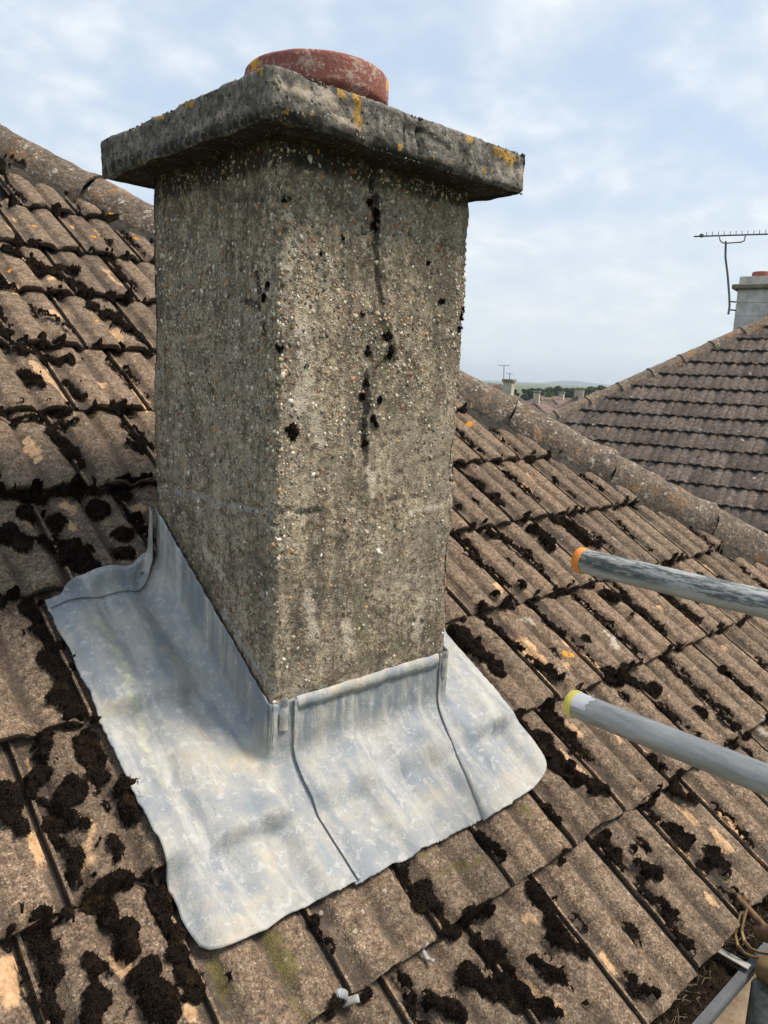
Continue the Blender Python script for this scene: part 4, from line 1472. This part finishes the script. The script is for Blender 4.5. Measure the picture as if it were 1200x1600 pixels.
# loose lead clips poking from under the tiles below the apron
def lead_clip(px, py, dpx, dpy, wid, label):
    u, v, s = px2uv(px, py, .03)
    u2, v2, s = px2uv(dpx, dpy, .03)
    d = np.array([u2 - u, v2 - v])
    L = np.linalg.norm(d)
    d /= L
    e = np.array([-d[1], d[0]])
    V = []
    for f_ in np.linspace(0, 1, 12):
        hh = float(th(u + d[0] * L * f_, v + d[1] * L * f_))
        lift = .006 + .008 * f_ ** 2 + .003 * math.sin(f_ * 7)
        for g in (-.5, 0, .5):
            uu, vv = u + d[0] * L * f_ + e[0] * g * wid, v + d[1] * L * f_ + e[1] * g * wid
            V.append(R2W(uu, vv, hh + lift + .004 * g * math.sin(5 * f_)))
    Fc = [(3 * a_ + b, 3 * a_ + b + 1, 3 * a_ + b + 4, 3 * a_ + b + 3) for a_ in range(11) for b in range(2)]
    o = mk('lead_clip', V, Fc, MT['lead'], None, True, {'yellow': np.zeros(len(V)), 'dark': np.zeros(len(V))})
    m_ = o.modifiers.new('thickness', 'SOLIDIFY')
    m_.thickness = .003
    tag(o, label, 'lead clip')


lead_clip(518, 1560, 560, 1562, .012, 'curled strip of lead sticking out below the tiles at the bottom of the picture')
lead_clip(658, 1482, 676, 1505, .007, 'short straight lead strip under a tile edge right of the curled one')

# ------------------------------------------------------------------ scaffold
def scaffold_tube(end, length, mat, cap_mat, label, cap_len, worn):
    root = empty('scaffold_tube', end, label, 'scaffold tube')
    n, R = 40, .02415
    ys = [0, .0015, .004] + list(np.linspace(.02, length, 30))
    V, top = [], []
    for q, yy in enumerate(ys):
        r = R - (.0018 if q == 0 else .0004 if q == 1 else 0)
        for k_ in range(n):
            an = 2 * math.pi * k_ / n
            V.append((end[0] + r * math.cos(an), end[1] - yy, end[2] + r * math.sin(an)))
            top.append(min(1, max(0, (math.sin(an) - .35 * math.cos(an) + .02) * 3)))
    for k_ in range(n):                                  # bore
        an = 2 * math.pi * k_ / n
        V.append((end[0] + .0205 * math.cos(an), end[1], end[2] + .0205 * math.sin(an)))
        top.append(0)
    b0 = len(V) - n
    for k_ in range(n):
        an = 2 * math.pi * k_ / n
        V.append((end[0] + .0205 * math.cos(an), end[1] - .12, end[2] + .0205 * math.sin(an)))
        top.append(0)
    Fc = []
    for q in range(len(ys) - 1):
        for k_ in range(n):
            k2 = (k_ + 1) % n
            Fc.append((q * n + k_, q * n + k2, (q + 1) * n + k2, (q + 1) * n + k_))
    for k_ in range(n):
        k2 = (k_ + 1) % n
        Fc.append((k_, k2, b0 + k2, b0 + k_))
        Fc.append((b0 + k_, b0 + k2, b0 + n + k2, b0 + n + k_))
    t = mk('tube', V, Fc, mat, root, True, {'top': top})
    t.data.set_sharp_from_angle(angle=math.radians(40))
    # plastic end cap: a sleeve with a closed, slightly domed end
    V, Fc = [], []
    prf_ = [(.0, .006), (.019, .0045), (.0235, .003), (.0255, .000), (.0262, -.004), (.0262, -cap_len + .001), (.0256, -cap_len), (.0243, -cap_len)]
    for r, yy in prf_:
        for k_ in range(n):
            an = 2 * math.pi * k_ / n
            V.append((end[0] + r * math.cos(an), end[1] + yy, end[2] + r * math.sin(an)))
    for q in range(len(prf_) - 1):
        for k_ in range(n):
            k2 = (k_ + 1) % n
            Fc.append((q * n + k_, q * n + k2, (q + 1) * n + k2, (q + 1) * n + k_))
    c = mk('end_cap', V, Fc, cap_mat, root, True)
    c.data.set_sharp_from_angle(angle=math.radians(35))
    return root


T1 = at(905, 875, 1.53)
T2 = at(893, 1098, 1.45)
r1 = scaffold_tube(T1, 1.75, MT['tube_worn'], MT['orange'], 'upper scaffold tube with orange end cap and dark scuffed paint', .014, True)
r2 = scaffold_tube(T2, 1.70, MT['tube'], MT['yellow'], 'lower plain grey scaffold tube with torn yellow and white end cap', .013, False)
# torn white label on the lower tube
n = 40
V, Fc = [], []
rng = np.random.default_rng(9)
na_ = 26
for k_ in range(na_):
    an = math.radians(-20 + 165 * k_ / (na_ - 1) + 20)
    L = .022 + .022 * (vn(k_ * .45, 1, 0, 121) * .5 + .5) + .006 * vn(k_ * 1.3, 4, 0, 122)
    for yy in (-.0125, -.0125 - float(L) * .5, -.0125 - float(L)):
        V.append((T2[0] + .02465 * math.cos(an), T2[1] + yy, T2[2] + .02465 * math.sin(an)))
for k_ in range(na_ - 1):
    for q in range(2):
        Fc.append((k_ * 3 + q, k_ * 3 + q + 1, k_ * 3 + q + 4, k_ * 3 + q + 3))
mk('label_remnant', V, Fc, MT['white_tape'], r2, True)
settle(r1)
settle(r2)
# the upright both tubes are clipped to, outside the frame
xs_ = (T1[0] + T2[0]) / 2
st = empty('scaffold_standard', (xs_, -1.62, -5), 'upright grey scaffold pole outside the picture carrying both tubes', 'scaffold pole')
MB().tube([(xs_, -1.62, -5), (xs_, -1.62, 1.2)], .02415, 24).build('pole', MT['tube'], st, True)
for T in (T1, T2):
    MB().box((((T[0] + xs_) / 2), -1.62, T[2]), (.11, .07, .062), None, .012).build('coupler', MT['rust'], st)
settle(st)

# ------------------------------------------------------------------ gutter along the eaves
gx0, gx1 = -1.2, 3.15
gut = empty('gutter', (.9, -.57, -.60), 'dark grey gutter full of debris below the tile edge at lower right', 'gutter')
gy, gz = -.545, -.545
sec = [(-.506, -.530), (-.507, -.575), (-.520, -.607), (-.548, -.622), (-.578, -.607), (-.594, -.575), (-.5965, -.534), (-.598, -.5285), (-.615, -.5285), (-.617, -.533), (-.616, -.546), (-.607, -.5465), (-.604, -.56), (-.600, -.580), (-.583, -.613), (-.548, -.629), (-.514, -.613), (-.502, -.58), (-.501, -.530)]
sec = [(y + .012, z - .005) for y, z in sec]
V = [(x, y, z) for x in (gx0, gx1) for y, z in sec]
ns = len(sec)
Fc = [(k_, (k_ + 1) % ns, ns + (k_ + 1) % ns, ns + k_) for k_ in range(ns)]
mk('channel', V, Fc, MT['gutter'], gut)
# flat galvanised strap from the tiles to the gutter lip
for sx in (.742, 1.742, -.258):
    mb = MB()
    mb.box((sx, -.5615, -.5245), (.017, .078, .003), None, .0006)
    mb.build('strap', MT['strap'], gut)
settle(gut)
# rotted debris in the gutter
xs = np.arange(-.6, 2.6, .006)
ysd = np.linspace(-.583, -.492, 22)
X, Y = np.meshgrid(xs, ysd, indexing='ij')
Zd = -.546 + .010 * fbm(X * 30, Y * 30, 0, 4, 131) + .004 * vn(X * 160, Y * 160, 0, 135)
P = np.stack([X, Y, Zd], -1).reshape(-1, 3)
db = mk('gutter_debris', P, grid_faces(*X.shape), MT['debris'], None, True)
tag(db, 'black rotted moss and leaf debris lying in the gutter', 'debris', kind='stuff')
rng = np.random.default_rng(55)
ii = rng.integers(0, len(P), 9000)
tv, tf = tufts(P[ii] + rng.normal(0, .002, (9000, 3)), np.tile([0, 0, 1.], (9000, 1)), rng, .003, .012, .0016, .9)
q_ = mk('crumbs', tv, tf, MT['debris'], db)
q_['kind'] = 'stuff'
mb = MB()
for _ in range(260):
    x, y = rng.uniform(.45, 1.5), rng.uniform(-.575, -.475)
    z = -.545 + rng.uniform(0, .02)
    an, L = rng.uniform(0, 6.28), rng.uniform(.008, .035)
    b1, b2 = rng.normal(0, .006, 2)
    mb.tube([(x, y, z), (x + L * .5 * math.cos(an) + b1, y + L * .5 * math.sin(an) + b2, z + rng.uniform(0, .008)), (x + L * math.cos(an), y + L * math.sin(an), z + rng.uniform(-.004, .006))], .0006, 4, False)
q_ = mb.build('straw', MT['straw'], db)
q_['kind'] = 'stuff'

# rusty scaffold coupler hanging at the gutter, right edge
cp = empty('scaffold_coupler', at(1190, 1480, 1.55), 'rusty scaffold coupler with a long bolt beside the gutter at lower right', 'scaffold coupler')
mb = MB()
pts = [at(x, y, d) for x, y, d in ((1163, 1422, 1.60), (1158, 1440, 1.585), (1154, 1458, 1.57), (1158, 1474, 1.555), (1168, 1486, 1.545), (1182, 1492, 1.54), (1197, 1494, 1.535), (1215, 1494, 1.53))]
for sh in (-.0065, .0065):
    rib_ = [p + AU * sh * .7 + AR * sh for p in pts]
    for k_ in range(len(rib_) - 1):
        d_ = rib_[k_ + 1] - rib_[k_]
        L_ = np.linalg.norm(d_)
        d_ = d_ / L_
        w_ = np.cross(d_, AF + .4 * AU)
        w_ /= np.linalg.norm(w_)
        mb.box((rib_[k_] + rib_[k_ + 1]) / 2, (L_ + .003, .0065, .003), (d_, w_, np.cross(d_, w_)), .0008)
mb.build('strap_arm', MT['brass'], cp)
MB().tube([at(1152, 1402, 1.64), at(1176, 1428, 1.60), at(1192, 1446, 1.575), at(1230, 1486, 1.52)], .0075, 14).build('bolt', MT['rust'], cp, True)
ax_ = (at(1192, 1446, 1.575) - at(1152, 1402, 1.64))
ax_ /= np.linalg.norm(ax_)
a2 = np.cross(ax_, AF)
a2 /= np.linalg.norm(a2)
a3 = np.cross(ax_, a2)
MB().box(at(1164, 1406, 1.63), (.012, .016, .016), (ax_, a2, a3), .002).build('nut', MT['brass'], cp)
MB().tube([at(1186, 1455, 1.585), at(1212, 1462, 1.55)], [.017, .019], 18).build('body', MT['rust'], cp, True)
mb = MB()
mb.tube([at(1190, 1512, 1.53), at(1230, 1530, 1.49)], [.024, .026], 20)
mb.build('jaw', MT['brass'], cp, True)
settle(cp)
# ledger tube and timber below the gutter
pb_ = at(1192, 1560, 1.52)
lg = empty('scaffold_post', (pb_[0], pb_[1], GZ), 'grey scaffold post ending below the rusty coupler in the bottom right corner', 'scaffold pole')
zt_p = at(1188, 1537, 1.52)[2]
MB().tube([(pb_[0], pb_[1], GZ), (pb_[0], pb_[1], zt_p - .004), (pb_[0], pb_[1], zt_p)], [.02415, .02415, .0225], 28).build('tube', MT['darktube'], lg, True)
settle(lg)
wb = at(1150, 1590, 1.72)
bd = MB().box((wb[0] + .6, wb[1] - .06, wb[2] - .02), (2.6, .225, .038), None, .003).build('scaffold_board', MT['wood'], None)
tag(bd, 'pale wooden scaffold board just visible below the gutter', 'board')

# ------------------------------------------------------------------ neighbouring house
NTH = 0.226447
NEX = np.array([math.cos(NTH), math.sin(NTH), 0])
NEY = np.array([-math.sin(NTH), math.cos(NTH), 0])
NP = .665518
NAL = math.atan(NP)
NCA, NSA = math.cos(NAL), math.sin(NAL)
NS0, NZ0, NH0 = 9.88996, 1.23417, 1.26728       # first course edge, its height, hip offset


def N2W(t, v, h):
    """t along the eaves (towards the viewer's right), v up the slope from the first course edge"""
    t, v, h = np.broadcast_arrays(np.asarray(t, float), np.asarray(v, float), np.asarray(h, float))
    s = NS0 + v * NCA - h * NSA
    return NEX * s[..., None] + NEY * (-t)[..., None] + np.array([0, 0, 1.]) * (NZ0 + v * NSA + h * NCA)[..., None]


nb = empty('neighbour_house', (10, 2, -5), 'neighbouring house whose hipped brown tiled roof fills the right edge', 'house')
t_hip = lambda v: -(NH0 - v * NCA)                # t of the hip at slope distance v
VLO, VHI, TMAX = -4.4, 2.35, 2.6
ndeck = [N2W(t_hip(VLO), VLO, -.03), N2W(9.0, VLO, -.03), N2W(9.0, VHI + 2.6, -.03), N2W(t_hip(VHI + 2.6), VHI + 2.6, -.03)]
hl, hh_ = ndeck[0], ndeck[3]
ndeck += [hl + NEX * 9, hh_ + NEX * 1.2]
nroof = mk('roof', ndeck, [(0, 1, 2, 3), (0, 3, 5, 4)], MT['felt'], nb)
lx = np.array([0, .02, .042, .078, .098, .125, .15, .186, .1995])
tv_ = np.array([0, .008, .12, .24, .36])
LXg, Tg = np.meshgrid(lx, tv_, indexing='ij')


def ntile_geo():
    H = prof(LXg) * 1.05 + .027 * (1 - Tg / .293)
    H[:, 0] -= .003
    return LXg.ravel(), Tg.ravel(), H.ravel()


ql, qt, qh = ntile_geo()
NF = grid_faces(*LXg.shape)
tailb = len(ql)
Ltl = np.arange(len(lx)) * len(tv_)
NFt = np.array([(Ltl[k_], tailb + k_, tailb + k_ + 1, Ltl[k_ + 1]) for k_ in range(len(lx) - 1)])
ql2 = np.concatenate([ql, lx])
qt2 = np.concatenate([qt, np.full(len(lx), .002)])
qh2 = np.concatenate([qh, qh[Ltl] - .026])
rt = (len(lx) - 1) * len(tv_) + np.arange(len(tv_))
sb = len(ql2)
ql2 = np.concatenate([ql2, np.full(len(tv_), .1995)])
qt2 = np.concatenate([qt2, tv_])
qh2 = np.concatenate([qh2, qh[rt] - .008])
NFs = np.array([(rt[k_], rt[k_ + 1], sb + k_ + 1, sb + k_) for k_ in range(len(tv_) - 1)])
NFall = np.vstack([NF, NFt, NFs])
QT = np.concatenate([np.zeros(len(ql)), np.ones(len(lx) + len(tv_))])  # marks tail and side faces for the painted gap shadow
full_meshes = []
origin0 = N2W(0, 0, 0)
rngn = np.random.default_rng(3)
for var in range(4):
    Vn_ = N2W(ql2, qt2 + .004 * vn(ql2 * 40, var * 3.1, 0, 140) * (qt2 < .01), qh2 + .0015 * vn(ql2 * 50, qt2 * 30, var, 141)) - origin0
    me_o = mk('tile', Vn_, NFall, MT['ntile'], None, True, {'tail': QT})
    me_o.data.set_sharp_from_angle(angle=math.radians(50))
    full_meshes.append(me_o.data)
    bpy.data.objects.remove(me_o)
nn = 0
rest_V, rest_F, rb = [], [], 0
for kr in range(-14, 9):
    v0 = kr * .293
    ph = 0 if kr % 2 == 0 else .1
    t_ = t_hip(v0) - .3
    t0 = math.floor(t_ / TW) * TW + ph
    while t0 < TMAX + .0:
        if t0 + TW < t_hip(v0 + .0):
            t0 += TW
            continue
        dv, dh = rngn.uniform(-.006, .006), rngn.uniform(-.002, .004)
        vis_t = 1.0 - .12 * kr                      # roughly the right edge of the picture
        if t0 < t_hip(v0 + .36) + .02:
            Vn_ = N2W(t0 + ql2, v0 + dv + qt2, qh2 + dh)
            cu = (t0 + ql2)[NFall].mean(1)
            cvv = (v0 + qt2)[NFall].mean(1)
            kp = cu > np.array([t_hip(q) for q in cvv]) - .02
            if kp.sum() > 3:
                Fk = NFall[kp]
                us = np.unique(Fk)
                rm = np.full(len(Vn_), -1)
                rm[us] = np.arange(len(us))
                mk('tile', Vn_[us], rm[Fk], MT['ntile'], nroof, True, {'tail': QT[us]})
                nn += 1
        elif t0 < 1.75:
            o = bpy.data.objects.new('tile', full_meshes[rngn.integers(0, 4)])
            COL.objects.link(o)
            o.parent = nroof
            o.location = N2W(t0, v0 + dv, dh)
            nn += 1
        else:
            rest_V.append(N2W(t0 + ql2, v0 + dv + qt2, qh2 + dh))
            rest_F.append(NFall + rb)
            rb += len(ql2)
        t0 += TW
if rest_V:
    q_ = mk('tiles_beyond', np.vstack(rest_V), np.vstack(rest_F), MT['ntile'], nroof, True, {'tail': np.tile(QT, len(rest_V))})
    q_['kind'] = 'stuff'
nhd = N2W(t_hip(-1), -1, 0) - N2W(t_hip(0), 0, 0)
nhd /= np.linalg.norm(nhd)
nhp = np.cross(nhd, (0, 0, 1))
nhp /= np.linalg.norm(nhp)
nhu = np.cross(nhp, nhd)
nhu = nhu if nhu[2] > 0 else -nhu
sA = N2W(t_hip(2.6), 2.6, .02)
for q in range(0, 22):
    a = sA + nhd * (.45 * q)
    if a[2] < -1.6:
        break
    ridge_piece('ridge_tile', a + nhu * .006, a + nhd * .462 + nhu * .014, nroof, MT['ridge'], rad=.105, rise=.050, drop=.070, seed=q + 60, nl=8, nc=11, dirs=(nhd, nhp, nhu))
mbw = MB()
cen = N2W(4.0, VLO, 0) + NEX * 4.5
mbw.box((cen[0], cen[1], -3.3), (8.2, 9.2, 3.2), (NEX, NEY, (0, 0, 1)))
mbw.build('wall', MT['wall'], nb)
settle(nb)

# its chimney, standing behind the hip
nc = empty('neighbour_chimney', at(1175, 500, 10.7), 'pale rendered chimney behind the neighbouring roof at the right edge', 'chimney')
c0 = at(1147, 500, 10.7)
zt = at(1148, 453, 10.7)[2]
zs = at(1146, 446.5, 10.7)[2]
cc = c0 + NEX * .28 - NEY * .55
AX3 = (NEX, NEY, np.array([0, 0, 1.]))
zb = cc[2] - 1.2
for za, zb_ in ((zb, zt - .37), (zt - .364, zt - .19), (zt - .184, zt)):
    MB().box((cc[0], cc[1], (za + zb_) / 2), (.56, 1.10, zb_ - za), AX3, .006).build('shaft_block', MT['render'], nc)
MB().box((cc[0], cc[1], zt - .28), (.546, 1.086, .9), AX3).build('shaft_core', MT['render'], nc)
MB().box((cc[0], cc[1], (zt + zs) / 2 + .004), (.70, 1.24, (zs - zt) + .01), AX3, .012).build('cap', MT['slab'], nc)
for off, hh2 in ((.32, .20), (-.02, .17), (-.33, .20)):
    p0 = cc + NEY * off
    MB().tube([(p0[0], p0[1], zs), (p0[0], p0[1], zs + hh2 * .9), (p0[0], p0[1], zs + hh2)], [.115, .12, .112], 28).build('pot', MT['pot2'], nc, True)
settle(nc)

# its television aerial
an_ = empty('television_aerial', at(1139, 490, 10.55), 'dark television aerial on a bent mast beside the pale chimney', 'aerial')
D_ = 10.55
mast = [at(x, y, D_) for x, y in ((1138, 491), (1140, 478), (1139.5, 462), (1137, 430), (1133.5, 402), (1134, 380), (1134, 377))]
MB().tube(mast, .0145, 10).build('mast', MT['antenna'], an_, True)
b0, b1 = at(1084, 369.5, 10.75), at(1320, 362, 9.95)
MB().tube([b0, b1], .0105, 8).build('boom', MT['antenna'], an_, True)
bd_ = (b1 - b0) / np.linalg.norm(b1 - b0)
side_ = np.cross(bd_, (0, 0, 1))


def on_boom(px):
    d = ray(px, 367)
    tt = np.linspace(0, 1, 600)
    Q = b0 + (b1 - b0) * tt[:, None]
    dd = Q - CAM
    qx = 600 + F_PX * (dd @ AR) / (dd @ AF)
    return Q[np.argmin(abs(qx - px))]


MB().tube([on_boom(1124), at(1125, 375, D_), at(1128, 379, D_), at(1134, 380, D_), at(1158, 378.5, D_ - .1), at(1163, 376, D_ - .12), on_boom(1165)], .009, 8).build('cradle', MT['antenna'], an_, True)
for k_, px in enumerate(np.arange(1104, 1312, 9.2)):
    p0 = on_boom(px)
    MB().tube([p0 - side_ * .05 + np.array([0, 0, .002]), p0 + np.array([0, 0, .012]), p0 + side_ * .05 + np.array([0, 0, .045])], .0045, 5).build('element', MT['antenna'], an_)
p0 = on_boom(1096)
MB().box(p0 + np.array([0, 0, .008]), (.05, .05, .045), AX3, .008).build('dipole_box', MT['antenna'], an_)
for y_ in (471, 484):
    MB().tube([at(1139.5, y_, D_), at(1150, y_ + 1, D_ + .08)], .010, 8).build('bracket', MT['antenna'], an_)
settle(an_)

# ------------------------------------------------------------------ houses, trees and hills beyond
gr_o = mk('ground', [(-1450, -5100, GZ), (5100, -5100, GZ), (5100, 5100, GZ), (-1450, 5100, GZ)], [(0, 1, 2, 3)], MT['ground'])
gr_o['kind'] = 'structure'


def far_house(px, py, depth, L, Wd, rot, rise, label, chims=(), ridge_px=None):
    """(px, py): where the ridge middle shows"""
    rp = at(px, py, depth)
    root = empty('far_house', (rp[0], rp[1], GZ), label, 'house', 'houses beyond the near roofs')
    c, s = math.cos(rot), math.sin(rot)
    ex = np.array([c, s, 0])
    ey = np.array([-s, c, 0])
    ez = rp[2] - rise
    base = np.array([rp[0], rp[1], 0])

    def Wp(a, b, z):
        return base + ex * a + ey * b + np.array([0, 0, z])
    MB().box((rp[0], rp[1], (GZ + ez) / 2), (L - .6, Wd - .6, ez - GZ), (ex, ey, (0, 0, 1))).build('wall', MT['wall'], root)
    rl = max(.3, (L - Wd) / 2)
    V = [Wp(-L / 2, -Wd / 2, ez), Wp(L / 2, -Wd / 2, ez), Wp(L / 2, Wd / 2, ez), Wp(-L / 2, Wd / 2, ez), Wp(-rl, 0, rp[2]), Wp(rl, 0, rp[2])]
    # courses as real steps
    Vc, Fc = [], []
    for tri in ((0, 1, 5, 4), (1, 2, 5, 5), (2, 3, 4, 5), (3, 0, 4, 4)):
        A, B, C_, D2 = [np.array(V[q]) for q in tri]
        n_c = 14
        for q in range(n_c):
            f0, f1 = q / n_c, (q + 1) / n_c
            b = len(Vc)
            up = np.array([0, 0, .045])
            Vc += [A + (D2 - A) * f0 + up, B + (C_ - B) * f0 + up, B + (C_ - B) * f1, A + (D2 - A) * f1, A + (D2 - A) * f0 - up * .3, B + (C_ - B) * f0 - up * .3]
            Fc += [(b, b + 1, b + 2, b + 3), (b + 4, b + 5, b + 1, b)]
    rf = mk('roof', Vc, Fc, MT['farroof'], root)
    mb = MB()
    for A, B in ((4, 5), (0, 4), (3, 4), (1, 5), (2, 5)):
        mb.tube([V[A], V[B]], .13, 8)
    mb.build('ridge', MT['farroof'], rf)
    for (cpx, cpt, cpb, cd_, cw) in chims:
        a_, b_ = at(cpx, cpt, cd_), at(cpx, cpb, cd_)
        ch = MB()
        ch.box((a_[0], a_[1], (a_[2] + b_[2] - 1.2) / 2), (cw, cw, a_[2] - b_[2] + 1.2), (ex, ey, (0, 0, 1)), .01)
        co = ch.build('chimney', MT['farchim'], root)
        MB().box((a_[0], a_[1], a_[2] + .01), (cw * 1.28, cw * 1.28, .14), (ex, ey, (0, 0, 1)), .02).build('chimney_cap', MT['slab'], co)
    settle(root)
    return root


far_house(769, 603, 38, 7, 6, .35, 2.1, 'pale-topped far roof with the tall cream chimney behind the near hip', [(795.5, 595, 624, 36, .42)])
far_house(843, 629, 62, 13, 8.5, .45, 2.6, 'far hipped brown roof with a small stub chimney at its middle', [(839, 612.5, 626, 60, .46)])
far_house(812, 626, 70, 9, 8, .45, 2.5, 'far brown roof just right of the tall cream chimney')
far_house(878, 624, 84, 15, 9, .30, 2.6, 'far brown roof between the stub chimney and the neighbouring hip', [(878, 613.5, 621, 84, .5)])
far_house(906, 619, 66, 9, 8, .50, 2.4, 'far roof with a pair of small chimneys beside the neighbouring hip', [(902, 608, 616, 66, .42), (909, 607.5, 616, 65, .42)])
far_house(858, 620, 120, 16, 9, .2, 2.6, 'farthest brown roof in front of the bright green bush')
far_house(934, 612, 58, 9, 8, .55, 2.4, 'far roof mostly hidden behind the neighbouring hip')
# aerials on the tall cream chimney
for px, pt, w_ in ((787, 571, 9), (796, 584, 5)):
    fa = empty('television_aerial', at(px, 595, 36), 'thin far aerial on a mast %s the tall cream chimney' % ('rising left of' if px == 787 else 'standing low on'), 'aerial')
    MB().tube([at(px, 598, 36), at(px + .5, pt, 36)], .018, 6).build('mast', MT['antenna'], fa)
    MB().tube([at(px - w_, pt - .5, 36), at(px + w_, pt + .5, 36)], .014, 6).build('boom', MT['antenna'], fa)
    settle(fa)


def tree(px, ptop, depth, wid, mat, label, seed, hmul=1.0, conif=False):
    rng = np.random.default_rng(seed)
    top = at(px, ptop, depth)
    H = top[2] - GZ
    R = wid * depth / F_PX / 2
    root = empty('tree', (top[0], top[1], GZ), label, 'tree', 'trees beyond the roofs')
    base = np.array([top[0], top[1], GZ])
    mb = MB()
    mb.tube([base, base + [.1, 0, H * .3], base + [0, .1, H * .62]], [.22, .17, .06], 7)
    for q in range(6):
        an = rng.uniform(0, 6.28)
        z = H * rng.uniform(.3, .55)
        mb.tube([base + [0, 0, z], base + [math.cos(an) * R * .6, math.sin(an) * R * .6, z + H * .2]], [.09, .03], 5)
    mb.build('trunk', MT['bark'], root)
    n_b = 16
    P, S_ = [], []
    for q in range(n_b):
        an, rr = rng.uniform(0, 6.28), R * .68 * math.sqrt(rng.random())
        zz = H * rng.uniform(.35, .86)
        k_ = 1 - (zz / H) * (.9 if conif else .35)
        c = base + [math.cos(an) * rr * k_ * 1.3, math.sin(an) * rr * k_ * 1.3, zz]
        rb_ = R * rng.uniform(.28, .48) * (k_ * 1.2 if conif else 1)
        m_ = 150
        d = rng.normal(0, 1, (m_, 3))
        d /= np.linalg.norm(d, axis=1)[:, None]
        pt_ = c + d * rb_ * rng.uniform(.55, 1.05, (m_, 1)) * [1, 1, .75]
        P.append(pt_)
        S_.append(np.full(m_, rng.random()) * .6 + .4 * rng.random(m_))
    P = np.vstack(P)
    P[:, 2] = np.minimum(P[:, 2], top[2])
    S_ = np.concatenate(S_)
    m_ = len(P)
    a = rng.normal(0, 1, (m_, 3))
    a /= np.linalg.norm(a, axis=1)[:, None]
    b = np.cross(a, rng.normal(0, 1, (m_, 3)))
    b /= np.linalg.norm(b, axis=1)[:, None]
    sz = (R * .075 + .06) * rng.uniform(.6, 1.3, (m_, 1))
    V = np.stack([P - a * sz, P - b * sz * .6, P + a * sz, P + b * sz * .6], 1).reshape(-1, 3)
    Fq = np.arange(m_ * 4).reshape(-1, 4)
    mk('crown', V, Fq, mat, root, False, {'tone': np.repeat(S_, 4)})
    settle(root)


TR = [(806, 600, 130, 26, 'leaf_dark', 'dark far tree just right of the tall cream chimney', 1, True), (819, 602, 135, 24, 'leaf_dark', 'dark pointed far tree second right of the tall cream chimney', 1, True),
      (831, 603.5, 140, 26, 'leaf_dark', 'dark far tree above the stub chimney', 0, False), (843, 603, 150, 26, 'leaf_mid', 'mid green far tree directly above and right of the stub chimney', 0, False),
      (855, 607.5, 100, 24, 'leaf_light', 'bright light green bush among the far roofs', 0, False), (866, 602.5, 150, 30, 'leaf_mid', 'far green tree behind the bright green bush', 0, False),
      (881, 602, 150, 36, 'leaf_dark', 'broad dark far tree below the hill crest', 0, False), (897, 604, 140, 28, 'leaf_mid', 'low far tree left of the round green tree', 0, False),
      (922, 599, 110, 34, 'leaf_mid', 'round green far tree beside the neighbouring hip', 0, False), (938, 595.5, 112, 34, 'leaf_mid', 'tallest round green far tree touching the neighbouring hip', 0, False), (909, 604, 150, 26, 'leaf_dark', 'small dark far tree between two round green ones', 0, False),
      (750, 593, 150, 30, 'leaf_dark', 'dark far tree nearest the big chimney, above the hip', 0, False), (774, 596, 150, 36, 'leaf_dark', 'dark far tree behind the pale-topped roof', 0, False)]
for q, (px, pt, dp, wd, mt, lb, cn, cf) in enumerate(TR):
    tree(px, pt, dp, wd, MT[mt], lb, 200 + q, conif=bool(cn))

# hills on the skyline, a long ridge about three kilometres away
def hills(name, dist, crest, wob, seed):
    pxs = np.linspace(-900, 2400, 240)
    V = []
    for px in pxs:
        y = np.interp(px, [c[0] for c in crest], [c[1] for c in crest])
        p = at(px, y, dist)
        zt_ = p[2] + wob * float(fbm(px * .03, seed, 0, 3, seed))
        fw = np.array([p[0] - CAM[0], p[1] - CAM[1], 0])
        fw /= np.linalg.norm(fw)
        for k_, (dd, hz) in enumerate(((-900, 0), (-500, .35), (-220, .75), (0, 1), (300, .8), (900, 0))):
            V.append((p[0] + fw[0] * dd, p[1] + fw[1] * dd, GZ - 2 + (zt_ - GZ + 2) * hz))
    o = mk(name, V, grid_faces(len(pxs), 6), MT['hill'], None, True)
    o['kind'] = 'structure'


hills('hills', 3200, [(-900, 545), (400, 580), (700, 597), (790, 601), (820, 600), (850, 597.5), (870, 595), (888, 594), (905, 595.5), (925, 599), (960, 601), (1300, 612), (2400, 650)], 1.2, 5)
hills('wooded_plain', 900, [(-900, 552), (400, 588), (760, 603), (900, 609), (1300, 622), (2400, 660)], 1.5, 8)

# the air in between
hz = mk('haze', [(x, y, z) for z in (GZ - 4, 62) for x, y in ((-1500, -5200), (5200, -5200), (5200, 5200), (-1500, 5200))], [(0, 3, 2, 1), (4, 5, 6, 7), (0, 1, 5, 4), (1, 2, 6, 5), (2, 3, 7, 6), (3, 0, 4, 7)])
hz['kind'] = 'stuff'
hm_ = bpy.data.materials.new('haze')
hm_.use_nodes = True
hn = hm_.node_tree
hn.nodes.clear()
vo = N(hn, 'ShaderNodeVolumePrincipled', None, Color=(.74, .85, .96, 1), Density=.00038, Anisotropy=0.2)
ho = hn.nodes.new('ShaderNodeOutputMaterial')
hn.links.new(vo.outputs[0], ho.inputs['Volume'])
hz.data.materials.append(hm_)
